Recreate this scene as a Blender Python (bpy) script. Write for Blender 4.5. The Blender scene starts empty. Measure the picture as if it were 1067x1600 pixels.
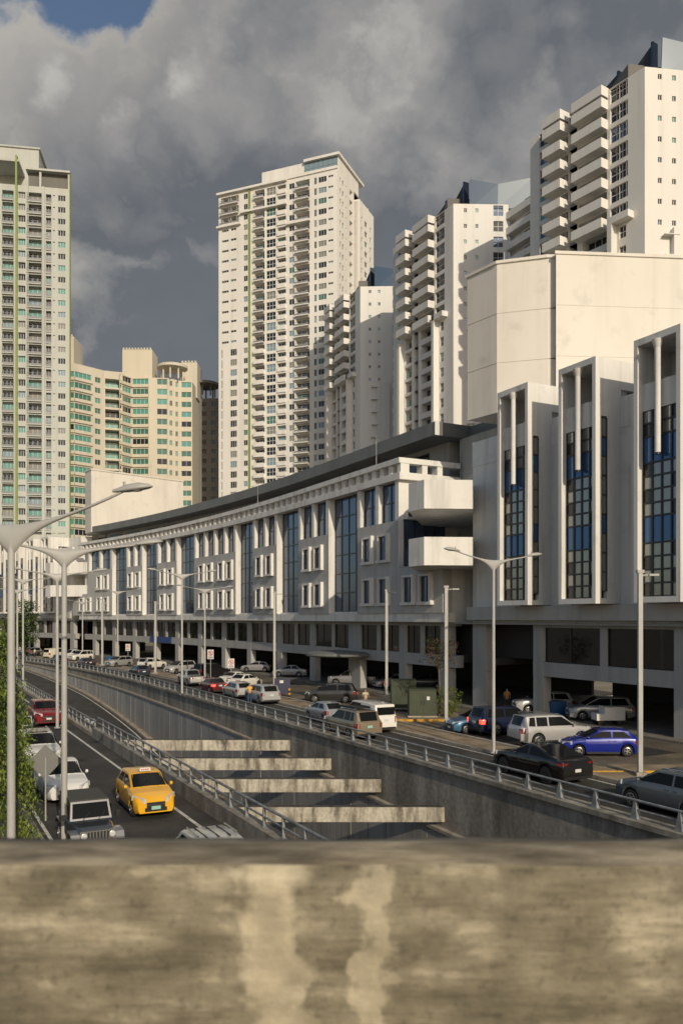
import bpy, bmesh, math, random
from mathutils import Matrix, Vector, Euler
rnd = random.Random(7)
R_ = math.radians
scene = bpy.context.scene
COL = scene.collection

# ------------------------------------------------------------------ camera, sky, sun, exposure
cd = bpy.data.cameras.new('camera'); cam = bpy.data.objects.new('camera', cd); COL.objects.link(cam)
cam.location = (0, 0, 7.5); cam.rotation_euler = (R_(90), 0, 0)
cd.sensor_fit = 'HORIZONTAL'; cd.sensor_width = 36.0; cd.lens = 1290 / 1067 * 36.0
cd.shift_y = 165 / 1067; cd.clip_start = 0.1; cd.clip_end = 6000
cd.dof.use_dof = True; cd.dof.focus_distance = 60.0; cd.dof.aperture_fstop = cd.lens / 12.0
scene.camera = cam
SUN = Vector((0.35, -0.937, 0)).normalized() * math.cos(R_(23)) + Vector((0, 0, math.sin(R_(23))))
sl = bpy.data.lights.new('sun', 'SUN'); so = bpy.data.objects.new('sun', sl); COL.objects.link(so)
sl.energy = 2.8; sl.angle = R_(0.53); sl.color = (1.0, 0.875, 0.68)
so.rotation_euler = SUN.to_track_quat('Z', 'Y').to_euler()
w = bpy.data.worlds.new('World'); scene.world = w; w.use_nodes = True
nt = w.node_tree; nt.nodes.clear()
def N(t, **k):
    n = nt.nodes.new(t)
    for a, b in k.items(): setattr(n, a, b)
    return n
def L(a, b): nt.links.new(a, b)
def math_(op, a, b=None, clamp=False):
    n = N('ShaderNodeMath', operation=op, use_clamp=clamp)
    for i, x in enumerate((a, b)):
        if x is None: continue
        if isinstance(x, (int, float)): n.inputs[i].default_value = x
        else: L(x, n.inputs[i])
    return n.outputs[0]
def ramp(fac, stops, interp='LINEAR'):
    n = N('ShaderNodeValToRGB'); n.color_ramp.interpolation = interp
    el = n.color_ramp.elements
    while len(el) < len(stops): el.new(0.5)
    for e, (p, c) in zip(el, stops):
        e.position = p; e.color = (*c, 1) if len(c) == 3 else c
    L(fac, n.inputs[0]); return n.outputs[0]
def noise_(vec, scale, detail=6, rough=0.55, dist=0.0):
    n = N('ShaderNodeTexNoise'); L(vec, n.inputs['Vector'])
    n.inputs['Scale'].default_value = scale; n.inputs['Detail'].default_value = detail
    n.inputs['Roughness'].default_value = rough; n.inputs['Distortion'].default_value = dist
    return n.outputs[0]
def mixc(f, a, b):
    n = N('ShaderNodeMix', data_type='RGBA')
    if isinstance(f, (int, float)): n.inputs[0].default_value = f
    else: L(f, n.inputs[0])
    for i, x in ((6, a), (7, b)):
        if isinstance(x, tuple): n.inputs[i].default_value = (*x, 1)
        else: L(x, n.inputs[i])
    return n.outputs[2]
tc = N('ShaderNodeTexCoord'); gen = tc.outputs['Generated']
sky = N('ShaderNodeTexSky', sky_type='NISHITA'); sky.sun_disc = False
sky.sun_elevation = R_(23); sky.sun_rotation = math.atan2(SUN.x, SUN.y)
sky.air_density = 1.0; sky.dust_density = 1.5
skyc = N('ShaderNodeVectorMath', operation='SCALE'); L(sky.outputs[0], skyc.inputs[0]); skyc.inputs['Scale'].default_value = 0.08
sep = N('ShaderNodeSeparateXYZ'); L(gen, sep.inputs[0])
mp = N('ShaderNodeMapping'); L(gen, mp.inputs[0]); mp.inputs['Location'].default_value = (0.35, 0.0, 0.62); mp.inputs['Scale'].default_value = (1, 1, 1.15)
warp = N('ShaderNodeTexNoise'); L(mp.outputs[0], warp.inputs['Vector']); warp.inputs['Scale'].default_value = 5.0; warp.inputs['Detail'].default_value = 6; warp.inputs['Roughness'].default_value = 0.6
wv = N('ShaderNodeVectorMath', operation='MULTIPLY_ADD'); L(warp.outputs['Color'], wv.inputs[0]); wv.inputs[1].default_value = (0.22, 0.22, 0.22); L(mp.outputs[0], wv.inputs[2])
big = noise_(mp.outputs[0], 2.3, 3, 0.5, 0.1)
fine = noise_(wv.outputs[0], 4.2, 8, 0.56, 0.0)
def puffs(scale):
    v = N('ShaderNodeTexVoronoi', feature='F1'); L(wv.outputs[0], v.inputs['Vector'])
    v.inputs['Scale'].default_value = scale; v.inputs['Detail'].default_value = 1.0; v.inputs['Roughness'].default_value = 0.5
    return math_('SUBTRACT', 0.75, v.outputs['Distance'])
puff = math_('ADD', math_('MULTIPLY', puffs(4.2), 0.65), math_('MULTIPLY', puffs(9.5), 0.35))
# cover: thick bank ahead and to the right, thinning to the upper left and towards the sun behind
d1 = N('ShaderNodeVectorMath', operation='DOT_PRODUCT'); L(gen, d1.inputs[0]); d1.inputs[1].default_value = (0.78, 0.60, -0.20)
cover = math_('ADD', math_('MULTIPLY', d1.outputs['Value'], 0.62), math_('ADD', math_('MULTIPLY', fine, 0.45), math_('ADD', math_('MULTIPLY', big, 0.30), math_('MULTIPLY', puff, 0.35))))
dens = ramp(cover, [(0.365, (0, 0, 0)), (0.43, (1, 1, 1))], 'EASE')
# brightness of the bank: slate low down ahead, paler and puffier overhead
elev = math_('ADD', math_('ADD', sep.outputs[2], math_('MULTIPLY', sep.outputs[0], -0.22)), math_('ADD', math_('MULTIPLY', math_('SUBTRACT', fine, 0.5), 0.40), math_('ADD', math_('MULTIPLY', math_('SUBTRACT', big, 0.5), 0.55), math_('MULTIPLY', math_('SUBTRACT', puff, 0.42), 0.52))))
bank = ramp(elev, [(0.08, (0.138, 0.152, 0.172)), (0.25, (0.122, 0.134, 0.152)), (0.33, (0.180, 0.186, 0.195)), (0.43, (0.285, 0.280, 0.275)), (0.52, (0.45, 0.437, 0.405)), (0.66, (0.74, 0.71, 0.64))])
edge = ramp(cover, [(0.38, (1, 1, 1)), (0.52, (0, 0, 0))])
cl = mixc(math_('MULTIPLY', edge, 0.55), bank, (0.66, 0.61, 0.53))
fin = mixc(dens, skyc.outputs[0], cl)
bg = N('ShaderNodeBackground'); L(fin, bg.inputs[0]); bg.inputs[1].default_value = 1.0
out = N('ShaderNodeOutputWorld'); L(bg.outputs[0], out.inputs[0])
vs = scene.view_settings
vs.view_transform = 'Standard'; vs.look = 'None'; vs.exposure = 0.14; vs.gamma = 1.0; vs.use_curve_mapping = False
scene.cycles.max_bounces = 6; scene.cycles.diffuse_bounces = 3; scene.cycles.glossy_bounces = 3
scene.cycles.transparent_max_bounces = 8

# ------------------------------------------------------------------ materials
def newmat(name):
    m = bpy.data.materials.new(name); m.use_nodes = True
    return m, m.node_tree, m.node_tree.nodes['Principled BSDF']
def simple(name, col, rough=0.6, metal=0.0, coat=0.0, emit=None, spec=None):
    m, t, b = newmat(name)
    b.inputs['Base Color'].default_value = (*col, 1); b.inputs['Roughness'].default_value = rough
    b.inputs['Metallic'].default_value = metal
    if coat: b.inputs['Coat Weight'].default_value = coat; b.inputs['Coat Roughness'].default_value = 0.05
    if spec is not None: b.inputs['Specular IOR Level'].default_value = spec
    if emit:
        b.inputs['Emission Color'].default_value = (*col, 1); b.inputs['Emission Strength'].default_value = emit
    return m
def noisy(name, stops, scale=(1, 1, 1), nscale=1.0, detail=6, rough=0.85, bump=0.0, bscale=12, second=None, dist=0.0, nrough=0.6):
    """Colour from world-space noise; second = (scale xyz, noise scale, stops as grey multipliers)."""
    m, t, b = newmat(name)
    g = t.nodes.new('ShaderNodeNewGeometry')
    def nz(sc, ns, det):
        mp = t.nodes.new('ShaderNodeMapping'); mp.inputs['Scale'].default_value = sc
        t.links.new(g.outputs['Position'], mp.inputs[0])
        n = t.nodes.new('ShaderNodeTexNoise'); n.inputs['Scale'].default_value = ns; n.inputs['Detail'].default_value = det
        n.inputs['Roughness'].default_value = nrough; n.inputs['Distortion'].default_value = dist
        t.links.new(mp.outputs[0], n.inputs['Vector']); return n.outputs[0]
    def rp(f, st):
        r = t.nodes.new('ShaderNodeValToRGB'); el = r.color_ramp.elements
        while len(el) < len(st): el.new(0.5)
        for e, (p, c) in zip(el, st):
            e.position = p; e.color = (*c, 1) if not isinstance(c, (int, float)) else (c, c, c, 1)
        t.links.new(f, r.inputs[0]); return r.outputs[0]
    c = rp(nz(scale, nscale, detail), stops)
    for s2 in (second or []):
        x = t.nodes.new('ShaderNodeMix'); x.data_type = 'RGBA'; x.blend_type = 'MULTIPLY'; x.inputs[0].default_value = 1.0
        t.links.new(c, x.inputs[6]); t.links.new(rp(nz(s2[0], s2[1], 6), s2[2]), x.inputs[7]); c = x.outputs[2]
    t.links.new(c, b.inputs['Base Color']); b.inputs['Roughness'].default_value = rough
    if bump:
        bp = t.nodes.new('ShaderNodeBump'); bp.inputs['Strength'].default_value = bump; bp.inputs['Distance'].default_value = 0.03
        t.links.new(nz((1, 1, 1), bscale, 5), bp.inputs['Height']); t.links.new(bp.outputs[0], b.inputs['Normal'])
    return m
M = {}
M['plaster'] = noisy('white_plaster', [(0.3, (0.66, 0.635, 0.59)), (0.55, (0.72, 0.70, 0.66)), (0.7, (0.75, 0.73, 0.69))], (1, 1, 0.25), 0.35, 7, 0.8, 0.08, 9,
    [((1.6, 1.6, 0.09), 0.8, [(0.36, 0.80), (0.5, 1.0)]), ((1, 1, 1), 0.5, [(0.32, 0.88), (0.45, 1.0)])])
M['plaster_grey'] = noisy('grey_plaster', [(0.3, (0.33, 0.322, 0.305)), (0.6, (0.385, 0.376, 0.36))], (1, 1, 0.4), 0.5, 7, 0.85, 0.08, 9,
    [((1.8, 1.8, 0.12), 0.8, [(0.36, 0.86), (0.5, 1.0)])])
M['panel_grey'] = noisy('panel_grey', [(0.3, (0.41, 0.40, 0.38)), (0.6, (0.47, 0.46, 0.44))], (1, 1, 0.4), 0.5, 7, 0.85, 0.08, 9,
    [((1.8, 1.8, 0.12), 0.8, [(0.36, 0.88), (0.5, 1.0)])])
M['tower_white'] = noisy('tower_white', [(0.3, (0.68, 0.655, 0.61)), (0.6, (0.74, 0.72, 0.68))], (1, 1, 0.15), 0.12, 6, 0.8, 0, 5,
    [((0.8, 0.8, 0.04), 0.6, [(0.36, 0.90), (0.5, 1.0)])])
M['tower_cream'] = noisy('tower_cream', [(0.3, (0.53, 0.485, 0.40)), (0.6, (0.60, 0.555, 0.465))], (1, 1, 0.15), 0.12, 6, 0.8, 0, 5,
    [((0.8, 0.8, 0.05), 0.6, [(0.36, 0.88), (0.5, 1.0)])])
M['tower_buff'] = noisy('tower_buff', [(0.3, (0.53, 0.485, 0.39)), (0.6, (0.60, 0.55, 0.445))], (1, 1, 0.15), 0.12, 6, 0.8)
M['tower_pale'] = noisy('tower_pale', [(0.3, (0.42, 0.43, 0.40)), (0.6, (0.48, 0.49, 0.455))], (1, 1, 0.15), 0.12, 6, 0.8, 0, 5,
    [((0.8, 0.8, 0.05), 0.6, [(0.36, 0.90), (0.5, 1.0)])])
M['tower_grey'] = noisy('tower_grey', [(0.3, (0.13, 0.125, 0.115)), (0.6, (0.18, 0.173, 0.16))], (1, 1, 0.2), 0.15, 6, 0.85)  # shade on the grey block by the cream tower is put into this tone
M['block_stone'] = noisy('painted_block', [(0.28, (0.60, 0.56, 0.50)), (0.5, (0.68, 0.64, 0.575)), (0.7, (0.70, 0.665, 0.60))], (1, 1, 0.5), 0.16, 8, 0.85, 0.1, 6,
    [((1.2, 1.2, 0.07), 0.7, [(0.36, 0.94), (0.5, 1.0)]), ((1, 1, 1), 0.45, [(0.30, 0.88), (0.42, 1.0)])])
M['seam'] = simple('wall_seam', (0.60, 0.56, 0.50), 0.9)
M['green_paint'] = simple('green_paint', (0.22, 0.28, 0.07), 0.6)
M['frame_dark'] = simple('dark_frame', (0.03, 0.032, 0.035), 0.4)
M['frame_white'] = simple('pale_frame', (0.55, 0.55, 0.53), 0.5)
M['frame_grey'] = simple('grey_frame', (0.22, 0.225, 0.23), 0.5)
M['glass_dark'] = simple('dark_glass', (0.022, 0.025, 0.028), 0.06, spec=0.6)
M['glass_smoke'] = simple('smoke_glass', (0.33, 0.33, 0.31), 0.05, metal=0.55, spec=0.9)
M['glass_navy'] = simple('navy_glass', (0.095, 0.135, 0.21), 0.04, metal=0.5, spec=0.9)
M['glass_blue'] = simple('blue_glass', (0.055, 0.14, 0.30), 0.06, metal=0.4, spec=0.8)
M['glass_teal'] = simple('teal_glass', (0.10, 0.30, 0.26), 0.12, spec=0.8)
M['glass_green'] = simple('green_glass', (0.06, 0.16, 0.125), 0.12, spec=0.8)
M['glass_sky'] = simple('pale_glass', (0.20, 0.29, 0.34), 0.08, spec=0.8)
M['glass_curtain'] = simple('curtained_glass', (0.23, 0.225, 0.20), 0.2, spec=0.6)
M['glass_shop'] = simple('shop_glass', (0.011, 0.011, 0.011), 0.05, spec=0.6)
M['glass_mirror'] = simple('mirror_glass', (0.17, 0.20, 0.225), 0.03, metal=1.0)
M['car_glass'] = simple('car_glass', (0.010, 0.011, 0.012), 0.06, spec=0.14)
M['canopy'] = noisy('canopy_metal', [(0.3, (0.135, 0.14, 0.135)), (0.65, (0.18, 0.185, 0.178))], (1, 1, 0.3), 0.4, 6, 0.6)
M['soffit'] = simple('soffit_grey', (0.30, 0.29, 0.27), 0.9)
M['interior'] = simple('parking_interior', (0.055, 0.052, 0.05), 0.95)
M['asphalt'] = noisy('asphalt', [(0.3, (0.026, 0.024, 0.021)), (0.52, (0.043, 0.039, 0.034)), (0.72, (0.070, 0.062, 0.052))], (1, 1, 1), 0.6, 10, 0.85, 0.25, 45,
    [((1, 1, 1), 9, [(0.35, 0.8), (0.6, 1.1)])])
M['asphalt_old'] = noisy('worn_asphalt', [(0.3, (0.075, 0.060, 0.043)), (0.5, (0.125, 0.100, 0.070)), (0.70, (0.22, 0.175, 0.118))], (1, 1, 1), 0.35, 10, 0.9, 0.25, 30,
    [((1, 1, 1), 7, [(0.35, 0.75), (0.6, 1.1)])])
M['patch'] = noisy('asphalt_patch', [(0.3, (0.020, 0.019, 0.018)), (0.6, (0.033, 0.031, 0.029))], (1, 1, 1), 1.2, 8, 0.8, 0.2, 40)
M['dirt'] = noisy('packed_dirt', [(0.3, (0.16, 0.12, 0.075)), (0.5, (0.27, 0.205, 0.13)), (0.70, (0.38, 0.30, 0.20))], (1, 1, 1), 0.7, 10, 0.95, 0.5, 14)
M['ground'] = noisy('dusty_ground', [(0.3, (0.17, 0.15, 0.12)), (0.6, (0.26, 0.23, 0.19))], (1, 1, 1), 0.2, 8, 0.95)
M['kerb'] = noisy('kerb_concrete', [(0.3, (0.20, 0.175, 0.14)), (0.5, (0.33, 0.29, 0.235)), (0.7, (0.42, 0.375, 0.31))], (1, 1, 1), 1.6, 8, 0.9, 0.3, 20)
M['pavement'] = noisy('pavement_concrete', [(0.3, (0.11, 0.098, 0.08)), (0.5, (0.17, 0.15, 0.125)), (0.72, (0.24, 0.21, 0.175))], (1, 1, 1), 0.8, 9, 0.9, 0.3, 20)
M['stained'] = noisy('stained_concrete', [(0.30, (0.11, 0.10, 0.082)), (0.44, (0.22, 0.20, 0.165)), (0.56, (0.30, 0.272, 0.23)), (0.72, (0.40, 0.365, 0.31))], (1, 1, 0.22), 0.85, 10, 0.9, 0.35, 14,
    [((1, 1, 1), 5, [(0.35, 0.75), (0.6, 1.05)])])
M['beam'] = noisy('strut_concrete', [(0.33, (0.12, 0.105, 0.08)), (0.42, (0.29, 0.26, 0.205)), (0.50, (0.42, 0.38, 0.31)), (0.74, (0.60, 0.555, 0.46))], (1, 1, 0.30), 2.0, 10, 0.9, 0.4, 14,
    [((1, 1, 1), 6, [(0.35, 0.78), (0.6, 1.05)]), ((4, 4, 0.3), 0.8, [(0.36, 0.62), (0.48, 1.0)])])
M['strut_top'] = noisy('mossy_concrete', [(0.35, (0.03, 0.028, 0.022)), (0.65, (0.085, 0.075, 0.06))], (1, 1, 1), 3, 8, 0.95)
M['panel'] = noisy('grey_panel', [(0.35, (0.30, 0.29, 0.27)), (0.6, (0.40, 0.39, 0.365))], (1, 1, 0.25), 0.6, 9, 0.85, 0.12, 12,
    [((2.5, 2.5, 0.12), 0.8, [(0.36, 0.78), (0.5, 1.0)])])
M['barrier'] = noisy('barrier_concrete', [(0.32, (0.105, 0.091, 0.060)), (0.46, (0.160, 0.139, 0.094)), (0.56, (0.215, 0.187, 0.130)), (0.70, (0.38, 0.333, 0.240))], (0.75, 1, 1.6), 4.8, 9, 0.9, 0.25, 25,
    [((1.8, 1, 0.35), 2.6, [(0.37, 0.80), (0.5, 1.0), (0.64, 1.12)]), ((1.2, 3, 14), 4.0, [(0.35, 0.80), (0.55, 1.06)]), ((1, 1, 1), 30, [(0.33, 0.72), (0.45, 1.0)])], 0.15)
M['barrier_top'] = noisy('barrier_top', [(0.34, (0.10, 0.083, 0.057)), (0.48, (0.21, 0.178, 0.126)), (0.62, (0.37, 0.315, 0.225))], (0.5, 2.2, 1), 4.5, 9, 0.95, 0.2, 25)
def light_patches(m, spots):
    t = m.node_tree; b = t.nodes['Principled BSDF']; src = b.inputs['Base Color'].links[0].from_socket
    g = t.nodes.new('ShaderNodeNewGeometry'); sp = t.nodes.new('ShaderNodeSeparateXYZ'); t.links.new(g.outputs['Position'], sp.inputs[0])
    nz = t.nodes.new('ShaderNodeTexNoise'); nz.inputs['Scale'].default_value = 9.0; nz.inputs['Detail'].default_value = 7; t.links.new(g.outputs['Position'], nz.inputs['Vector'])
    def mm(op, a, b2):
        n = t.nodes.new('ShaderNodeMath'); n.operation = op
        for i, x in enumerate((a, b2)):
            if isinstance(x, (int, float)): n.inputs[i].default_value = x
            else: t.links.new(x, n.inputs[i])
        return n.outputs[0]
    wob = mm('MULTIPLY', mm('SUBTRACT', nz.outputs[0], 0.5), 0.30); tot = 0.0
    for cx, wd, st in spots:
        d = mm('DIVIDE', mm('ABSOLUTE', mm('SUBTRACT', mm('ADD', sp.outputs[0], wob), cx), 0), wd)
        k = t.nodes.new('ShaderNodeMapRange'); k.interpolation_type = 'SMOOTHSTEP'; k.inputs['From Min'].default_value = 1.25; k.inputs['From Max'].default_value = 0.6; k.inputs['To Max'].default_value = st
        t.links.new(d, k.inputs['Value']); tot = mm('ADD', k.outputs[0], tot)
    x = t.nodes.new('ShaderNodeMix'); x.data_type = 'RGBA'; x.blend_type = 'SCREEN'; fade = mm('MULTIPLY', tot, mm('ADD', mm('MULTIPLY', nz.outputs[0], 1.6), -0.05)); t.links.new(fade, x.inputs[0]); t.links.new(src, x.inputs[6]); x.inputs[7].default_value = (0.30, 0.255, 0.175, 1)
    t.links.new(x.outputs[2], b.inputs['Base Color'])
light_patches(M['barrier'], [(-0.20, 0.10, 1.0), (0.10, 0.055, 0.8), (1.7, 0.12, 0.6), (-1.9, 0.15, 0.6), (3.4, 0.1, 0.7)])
M['line_white'] = noisy('road_paint', [(0.35, (0.38, 0.36, 0.32)), (0.6, (0.68, 0.66, 0.60))], (1, 1, 1), 4, 6, 0.8)
M['line_yellow'] = noisy('yellow_paint', [(0.35, (0.38, 0.20, 0.03)), (0.6, (0.62, 0.34, 0.04))], (1, 1, 1), 3, 6, 0.8)
M['galv'] = noisy('galvanised_pole', [(0.3, (0.33, 0.325, 0.31)), (0.65, (0.43, 0.425, 0.405))], (1, 1, 0.4), 2, 6, 0.55)
M['lamp_grey'] = simple('lamp_grey', (0.36, 0.355, 0.335), 0.5)
M['lens'] = simple('lamp_lens', (0.45, 0.44, 0.42), 0.15)
M['rail_pale'] = noisy('pale_railing', [(0.35, (0.14, 0.15, 0.155)), (0.6, (0.25, 0.262, 0.27))], (1, 1, 1), 3, 6, 0.6)
M['rubber'] = simple('tyre_rubber', (0.012, 0.012, 0.012), 0.8)
M['rim'] = simple('rim_alloy', (0.42, 0.42, 0.42), 0.3, 0.8)
M['rim_dark'] = simple('dark_alloy', (0.05, 0.05, 0.05), 0.35, 0.6)
M['black_trim'] = simple('black_trim', (0.012, 0.012, 0.013), 0.5)
M['chrome'] = simple('chrome', (0.6, 0.6, 0.6), 0.15, 1.0)
M['lamp_clear'] = simple('headlamp_clear', (0.55, 0.55, 0.55), 0.08, spec=0.9)
M['lamp_red'] = simple('tail_lamp_red', (0.20, 0.008, 0.008), 0.15, spec=0.8)
M['brake_on'] = simple('lit_brake_lamp', (1.0, 0.06, 0.03), 0.2, emit=3.0)
M['plate'] = simple('licence_plate', (0.55, 0.60, 0.58), 0.5)
M['plate_teal'] = simple('teal_plate', (0.28, 0.52, 0.45), 0.5)
M['leaf_light'] = simple('light_leaf', (0.17, 0.215, 0.03), 0.55)
M['leaf_mid'] = simple('mid_leaf', (0.10, 0.145, 0.02), 0.55)
M['leaf_dark'] = simple('dark_leaf', (0.04, 0.07, 0.014), 0.6)
M['leaf_brown'] = simple('dry_leaf', (0.12, 0.075, 0.04), 0.7)
M['bark'] = noisy('bark', [(0.3, (0.07, 0.05, 0.035)), (0.7, (0.15, 0.115, 0.085))], (1, 1, 0.3), 6, 6, 0.95, 0.5, 20)
M['box_green'] = noisy('green_cabinet', [(0.3, (0.032, 0.042, 0.020)), (0.7, (0.045, 0.058, 0.028))], (1, 1, 1), 1.5, 6, 0.55)
M['bin_blue'] = simple('blue_bin', (0.015, 0.075, 0.20), 0.5)
M['sign_white'] = simple('sign_white', (0.62, 0.60, 0.56), 0.5)
M['sign_red'] = simple('sign_red', (0.45, 0.03, 0.03), 0.5)
M['sign_black'] = simple('sign_black', (0.03, 0.03, 0.03), 0.5)
M['sign_back'] = simple('sign_back', (0.20, 0.20, 0.19), 0.55, 0.3)
M['fascia_blue'] = simple('blue_fascia', (0.03, 0.07, 0.21), 0.5)
M['skin'] = simple('skin', (0.32, 0.19, 0.12), 0.6)
M['hair'] = simple('hair', (0.02, 0.015, 0.012), 0.7)
M['shirt_yellow'] = simple('yellow_shirt', (0.62, 0.36, 0.08), 0.8)
M['shirt_cream'] = simple('cream_shirt', (0.55, 0.46, 0.32), 0.8)
M['shirt_red'] = simple('red_shirt', (0.35, 0.05, 0.04), 0.8)
M['shirt_white'] = simple('white_shirt', (0.6, 0.58, 0.55), 0.8)
M['shirt_orange'] = simple('orange_shirt', (0.45, 0.19, 0.05), 0.8)
M['jeans'] = simple('blue_jeans', (0.035, 0.06, 0.13), 0.85)
M['trousers'] = simple('dark_trousers', (0.03, 0.03, 0.035), 0.85)
def paint(name, col, rough=0.28, metal=0.25): return simple(name, col, rough, metal, 0.7)

# ------------------------------------------------------------------ mesh builder and object helpers
class MB:
    def __init__(s): s.v = []; s.f = []; s.m = []; s.mats = []
    def mi(s, m):
        m = M[m] if isinstance(m, str) else m
        if m not in s.mats: s.mats.append(m)
        return s.mats.index(m)
    def face(s, pts, m):
        i = len(s.v); s.v += [tuple(p) for p in pts]; s.f.append(tuple(range(i, i + len(pts)))); s.m.append(s.mi(m))
    def hexa(s, p, m):
        """p: 4 bottom points then 4 top points."""
        i = len(s.v); s.v += [tuple(q) for q in p]; k = s.mi(m)
        for a in ((3, 2, 1, 0), (4, 5, 6, 7), (0, 1, 5, 4), (1, 2, 6, 5), (2, 3, 7, 6), (3, 0, 4, 7)):
            s.f.append(tuple(i + j for j in a)); s.m.append(k)
    def box(s, x0, x1, y0, y1, z0, z1, m):
        s.hexa([(x0, y0, z0), (x1, y0, z0), (x1, y1, z0), (x0, y1, z0), (x0, y0, z1), (x1, y0, z1), (x1, y1, z1), (x0, y1, z1)], m)
    def prism(s, poly, z0, z1, m, mtop=None):
        n = len(poly); i = len(s.v); k = s.mi(m)
        s.v += [(x, y, z0) for x, y in poly] + [(x, y, z1) for x, y in poly]
        for j in range(n):
            q = (j + 1) % n; s.f.append((i + j, i + q, i + n + q, i + n + j)); s.m.append(k)
        s.f.append(tuple(i + j for j in reversed(range(n)))); s.m.append(k)
        s.f.append(tuple(i + n + j for j in range(n))); s.m.append(s.mi(mtop) if mtop else k)
    def rings(s, rings, m, cap=True, closed=True):
        i = len(s.v); n = len(rings[0]); k = s.mi(m)
        for r in rings: s.v += [tuple(p) for p in r]
        for a in range(len(rings) - 1):
            for b in range(n if closed else n - 1):
                c = (b + 1) % n
                s.f.append((i + a * n + b, i + a * n + c, i + (a + 1) * n + c, i + (a + 1) * n + b)); s.m.append(k)
        if cap and closed:
            s.f.append(tuple(i + b for b in reversed(range(n)))); s.m.append(k)
            e = i + (len(rings) - 1) * n; s.f.append(tuple(e + b for b in range(n))); s.m.append(k)
    def tube(s, p0, p1, r0, r1, m, n=10):
        p0, p1 = Vector(p0), Vector(p1); d = (p1 - p0).normalized()
        a = d.orthogonal().normalized(); b = d.cross(a)
        s.rings([[p + (a * math.cos(t) + b * math.sin(t)) * r for t in (2 * math.pi * j / n for j in range(n))] for p, r in ((p0, r0), (p1, r1))], m)
    def lathe(s, prof, m, n=16, axis='z', c=(0, 0, 0)):
        rs = []
        for r, h in prof:
            ring = []
            for j in range(n):
                t = 2 * math.pi * j / n
                if axis == 'z': ring.append((c[0] + r * math.cos(t), c[1] + r * math.sin(t), c[2] + h))
                else: ring.append((c[0] + r * math.cos(t), c[1] + h, c[2] - r * math.sin(t)))
            rs.append(ring)
        s.rings(rs, m)
    def mesh(s, name, smooth=None):
        me = bpy.data.meshes.new(name); me.from_pydata(s.v, [], s.f)
        for m in s.mats: me.materials.append(m)
        me.polygons.foreach_set('material_index', s.m)
        if smooth is not None:
            me.polygons.foreach_set('use_smooth', [True] * len(me.polygons))
            me.update(); me.set_sharp_from_angle(angle=R_(smooth))
        me.update(); return me
    def obj(s, name, parent=None, smooth=None, world=True):
        return link(name, s.mesh(name, smooth), parent, world)
def link(name, me, parent=None, world=False, loc=None, rz=None):
    """world=True: the mesh (or loc) is in world coordinates, so undo the parent's transform."""
    o = bpy.data.objects.new(name, me); COL.objects.link(o)
    if parent is not None:
        o.parent = parent
        if world:
            r = parent
            while r.parent is not None: r = r.parent
            o.matrix_parent_inverse = INV[r.name] if parent is r else Matrix.Identity(4)
    if loc is not None: o.location = loc
    if rz is not None: o.rotation_euler[2] = rz
    return o
INV = {}
def thing(name, label, cat, loc=(0, 0, 0), rz=0.0, group=None):
    o = bpy.data.objects.new(name, None); COL.objects.link(o)
    o.location = loc; o.rotation_euler = (0, 0, rz); o['label'] = label; o['category'] = cat
    o.empty_display_size = 0.3
    if group: o['group'] = group
    INV[o.name] = (Matrix.Translation(loc) @ Matrix.Rotation(rz, 4, 'Z')).inverted()
    return o
def tag(o, label, cat, group=None):
    o['label'] = label; o['category'] = cat
    if group: o['group'] = group
    return o
def struct(o, kind='structure'): o['kind'] = kind; return o

# ------------------------------------------------------------------ the avenue's own coordinates: s along, t to the right, curving left
TH0 = R_(27.5); PX, PY = 12.0, 27.0; S0 = 70.0; RAD = 300.0
def ang(s): return TH0 + max(0.0, s - S0) / RAD
def F(s, t=0.0, z=0.0):
    if s <= S0:
        th = TH0; x = PX - math.sin(th) * s; y = PY + math.cos(th) * s
    else:
        th = ang(s)
        cx = PX - math.sin(TH0) * S0 - math.cos(TH0) * RAD; cy = PY + math.cos(TH0) * S0 - math.sin(TH0) * RAD
        x = cx + math.cos(th) * RAD; y = cy + math.sin(th) * RAD
    return (x + math.cos(th) * t, y + math.sin(th) * t, z)
def heading(s): return math.pi / 2 + ang(s)
def steps(s0, s1, d=4.0):
    n = max(1, int(math.ceil(abs(s1 - s0) / d))) if max(s0, s1) > S0 else 1
    return [s0 + (s1 - s0) * i / n for i in range(n + 1)]
def cbox(mb, s0, s1, t0, t1, z0, z1, m, d=4.0):
    """A box that follows the avenue's curve; z0 and z1 may be functions of s."""
    ss = steps(s0, s1, d); f0 = z0 if callable(z0) else (lambda s: z0); f1 = z1 if callable(z1) else (lambda s: z1)
    mb.rings([[F(s, t0, f0(s)), F(s, t1, f0(s)), F(s, t1, f1(s)), F(s, t0, f1(s))] for s in ss], m)
def strip(mb, s0, s1, t0, t1, z, m, d=4.0):
    ss = []; n = max(1, int((s1 - s0) / d)); ss = [s0 + (s1 - s0) * i / n for i in range(n + 1)]
    fz = z if callable(z) else (lambda s: z)
    for a, b in zip(ss, ss[1:]):
        mb.face([F(a, t0, fz(a)), F(a, t1, fz(a)), F(b, t1, fz(b)), F(b, t0, fz(b))], m)
def lerp(a, b, t): return a + (b - a) * t
def interp(x, pts):
    if x <= pts[0][0]: return pts[0][1]
    for (x0, y0), (x1, y1) in zip(pts, pts[1:]):
        if x <= x1: return lerp(y0, y1, (x - x0) / (x1 - x0))
    return pts[-1][1]
def pick(u, v, z=0.0):
    y = (7.5 - z) * 1290 / (v - 965); return ((u - 533.5) / 1290 * y, y)

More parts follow.
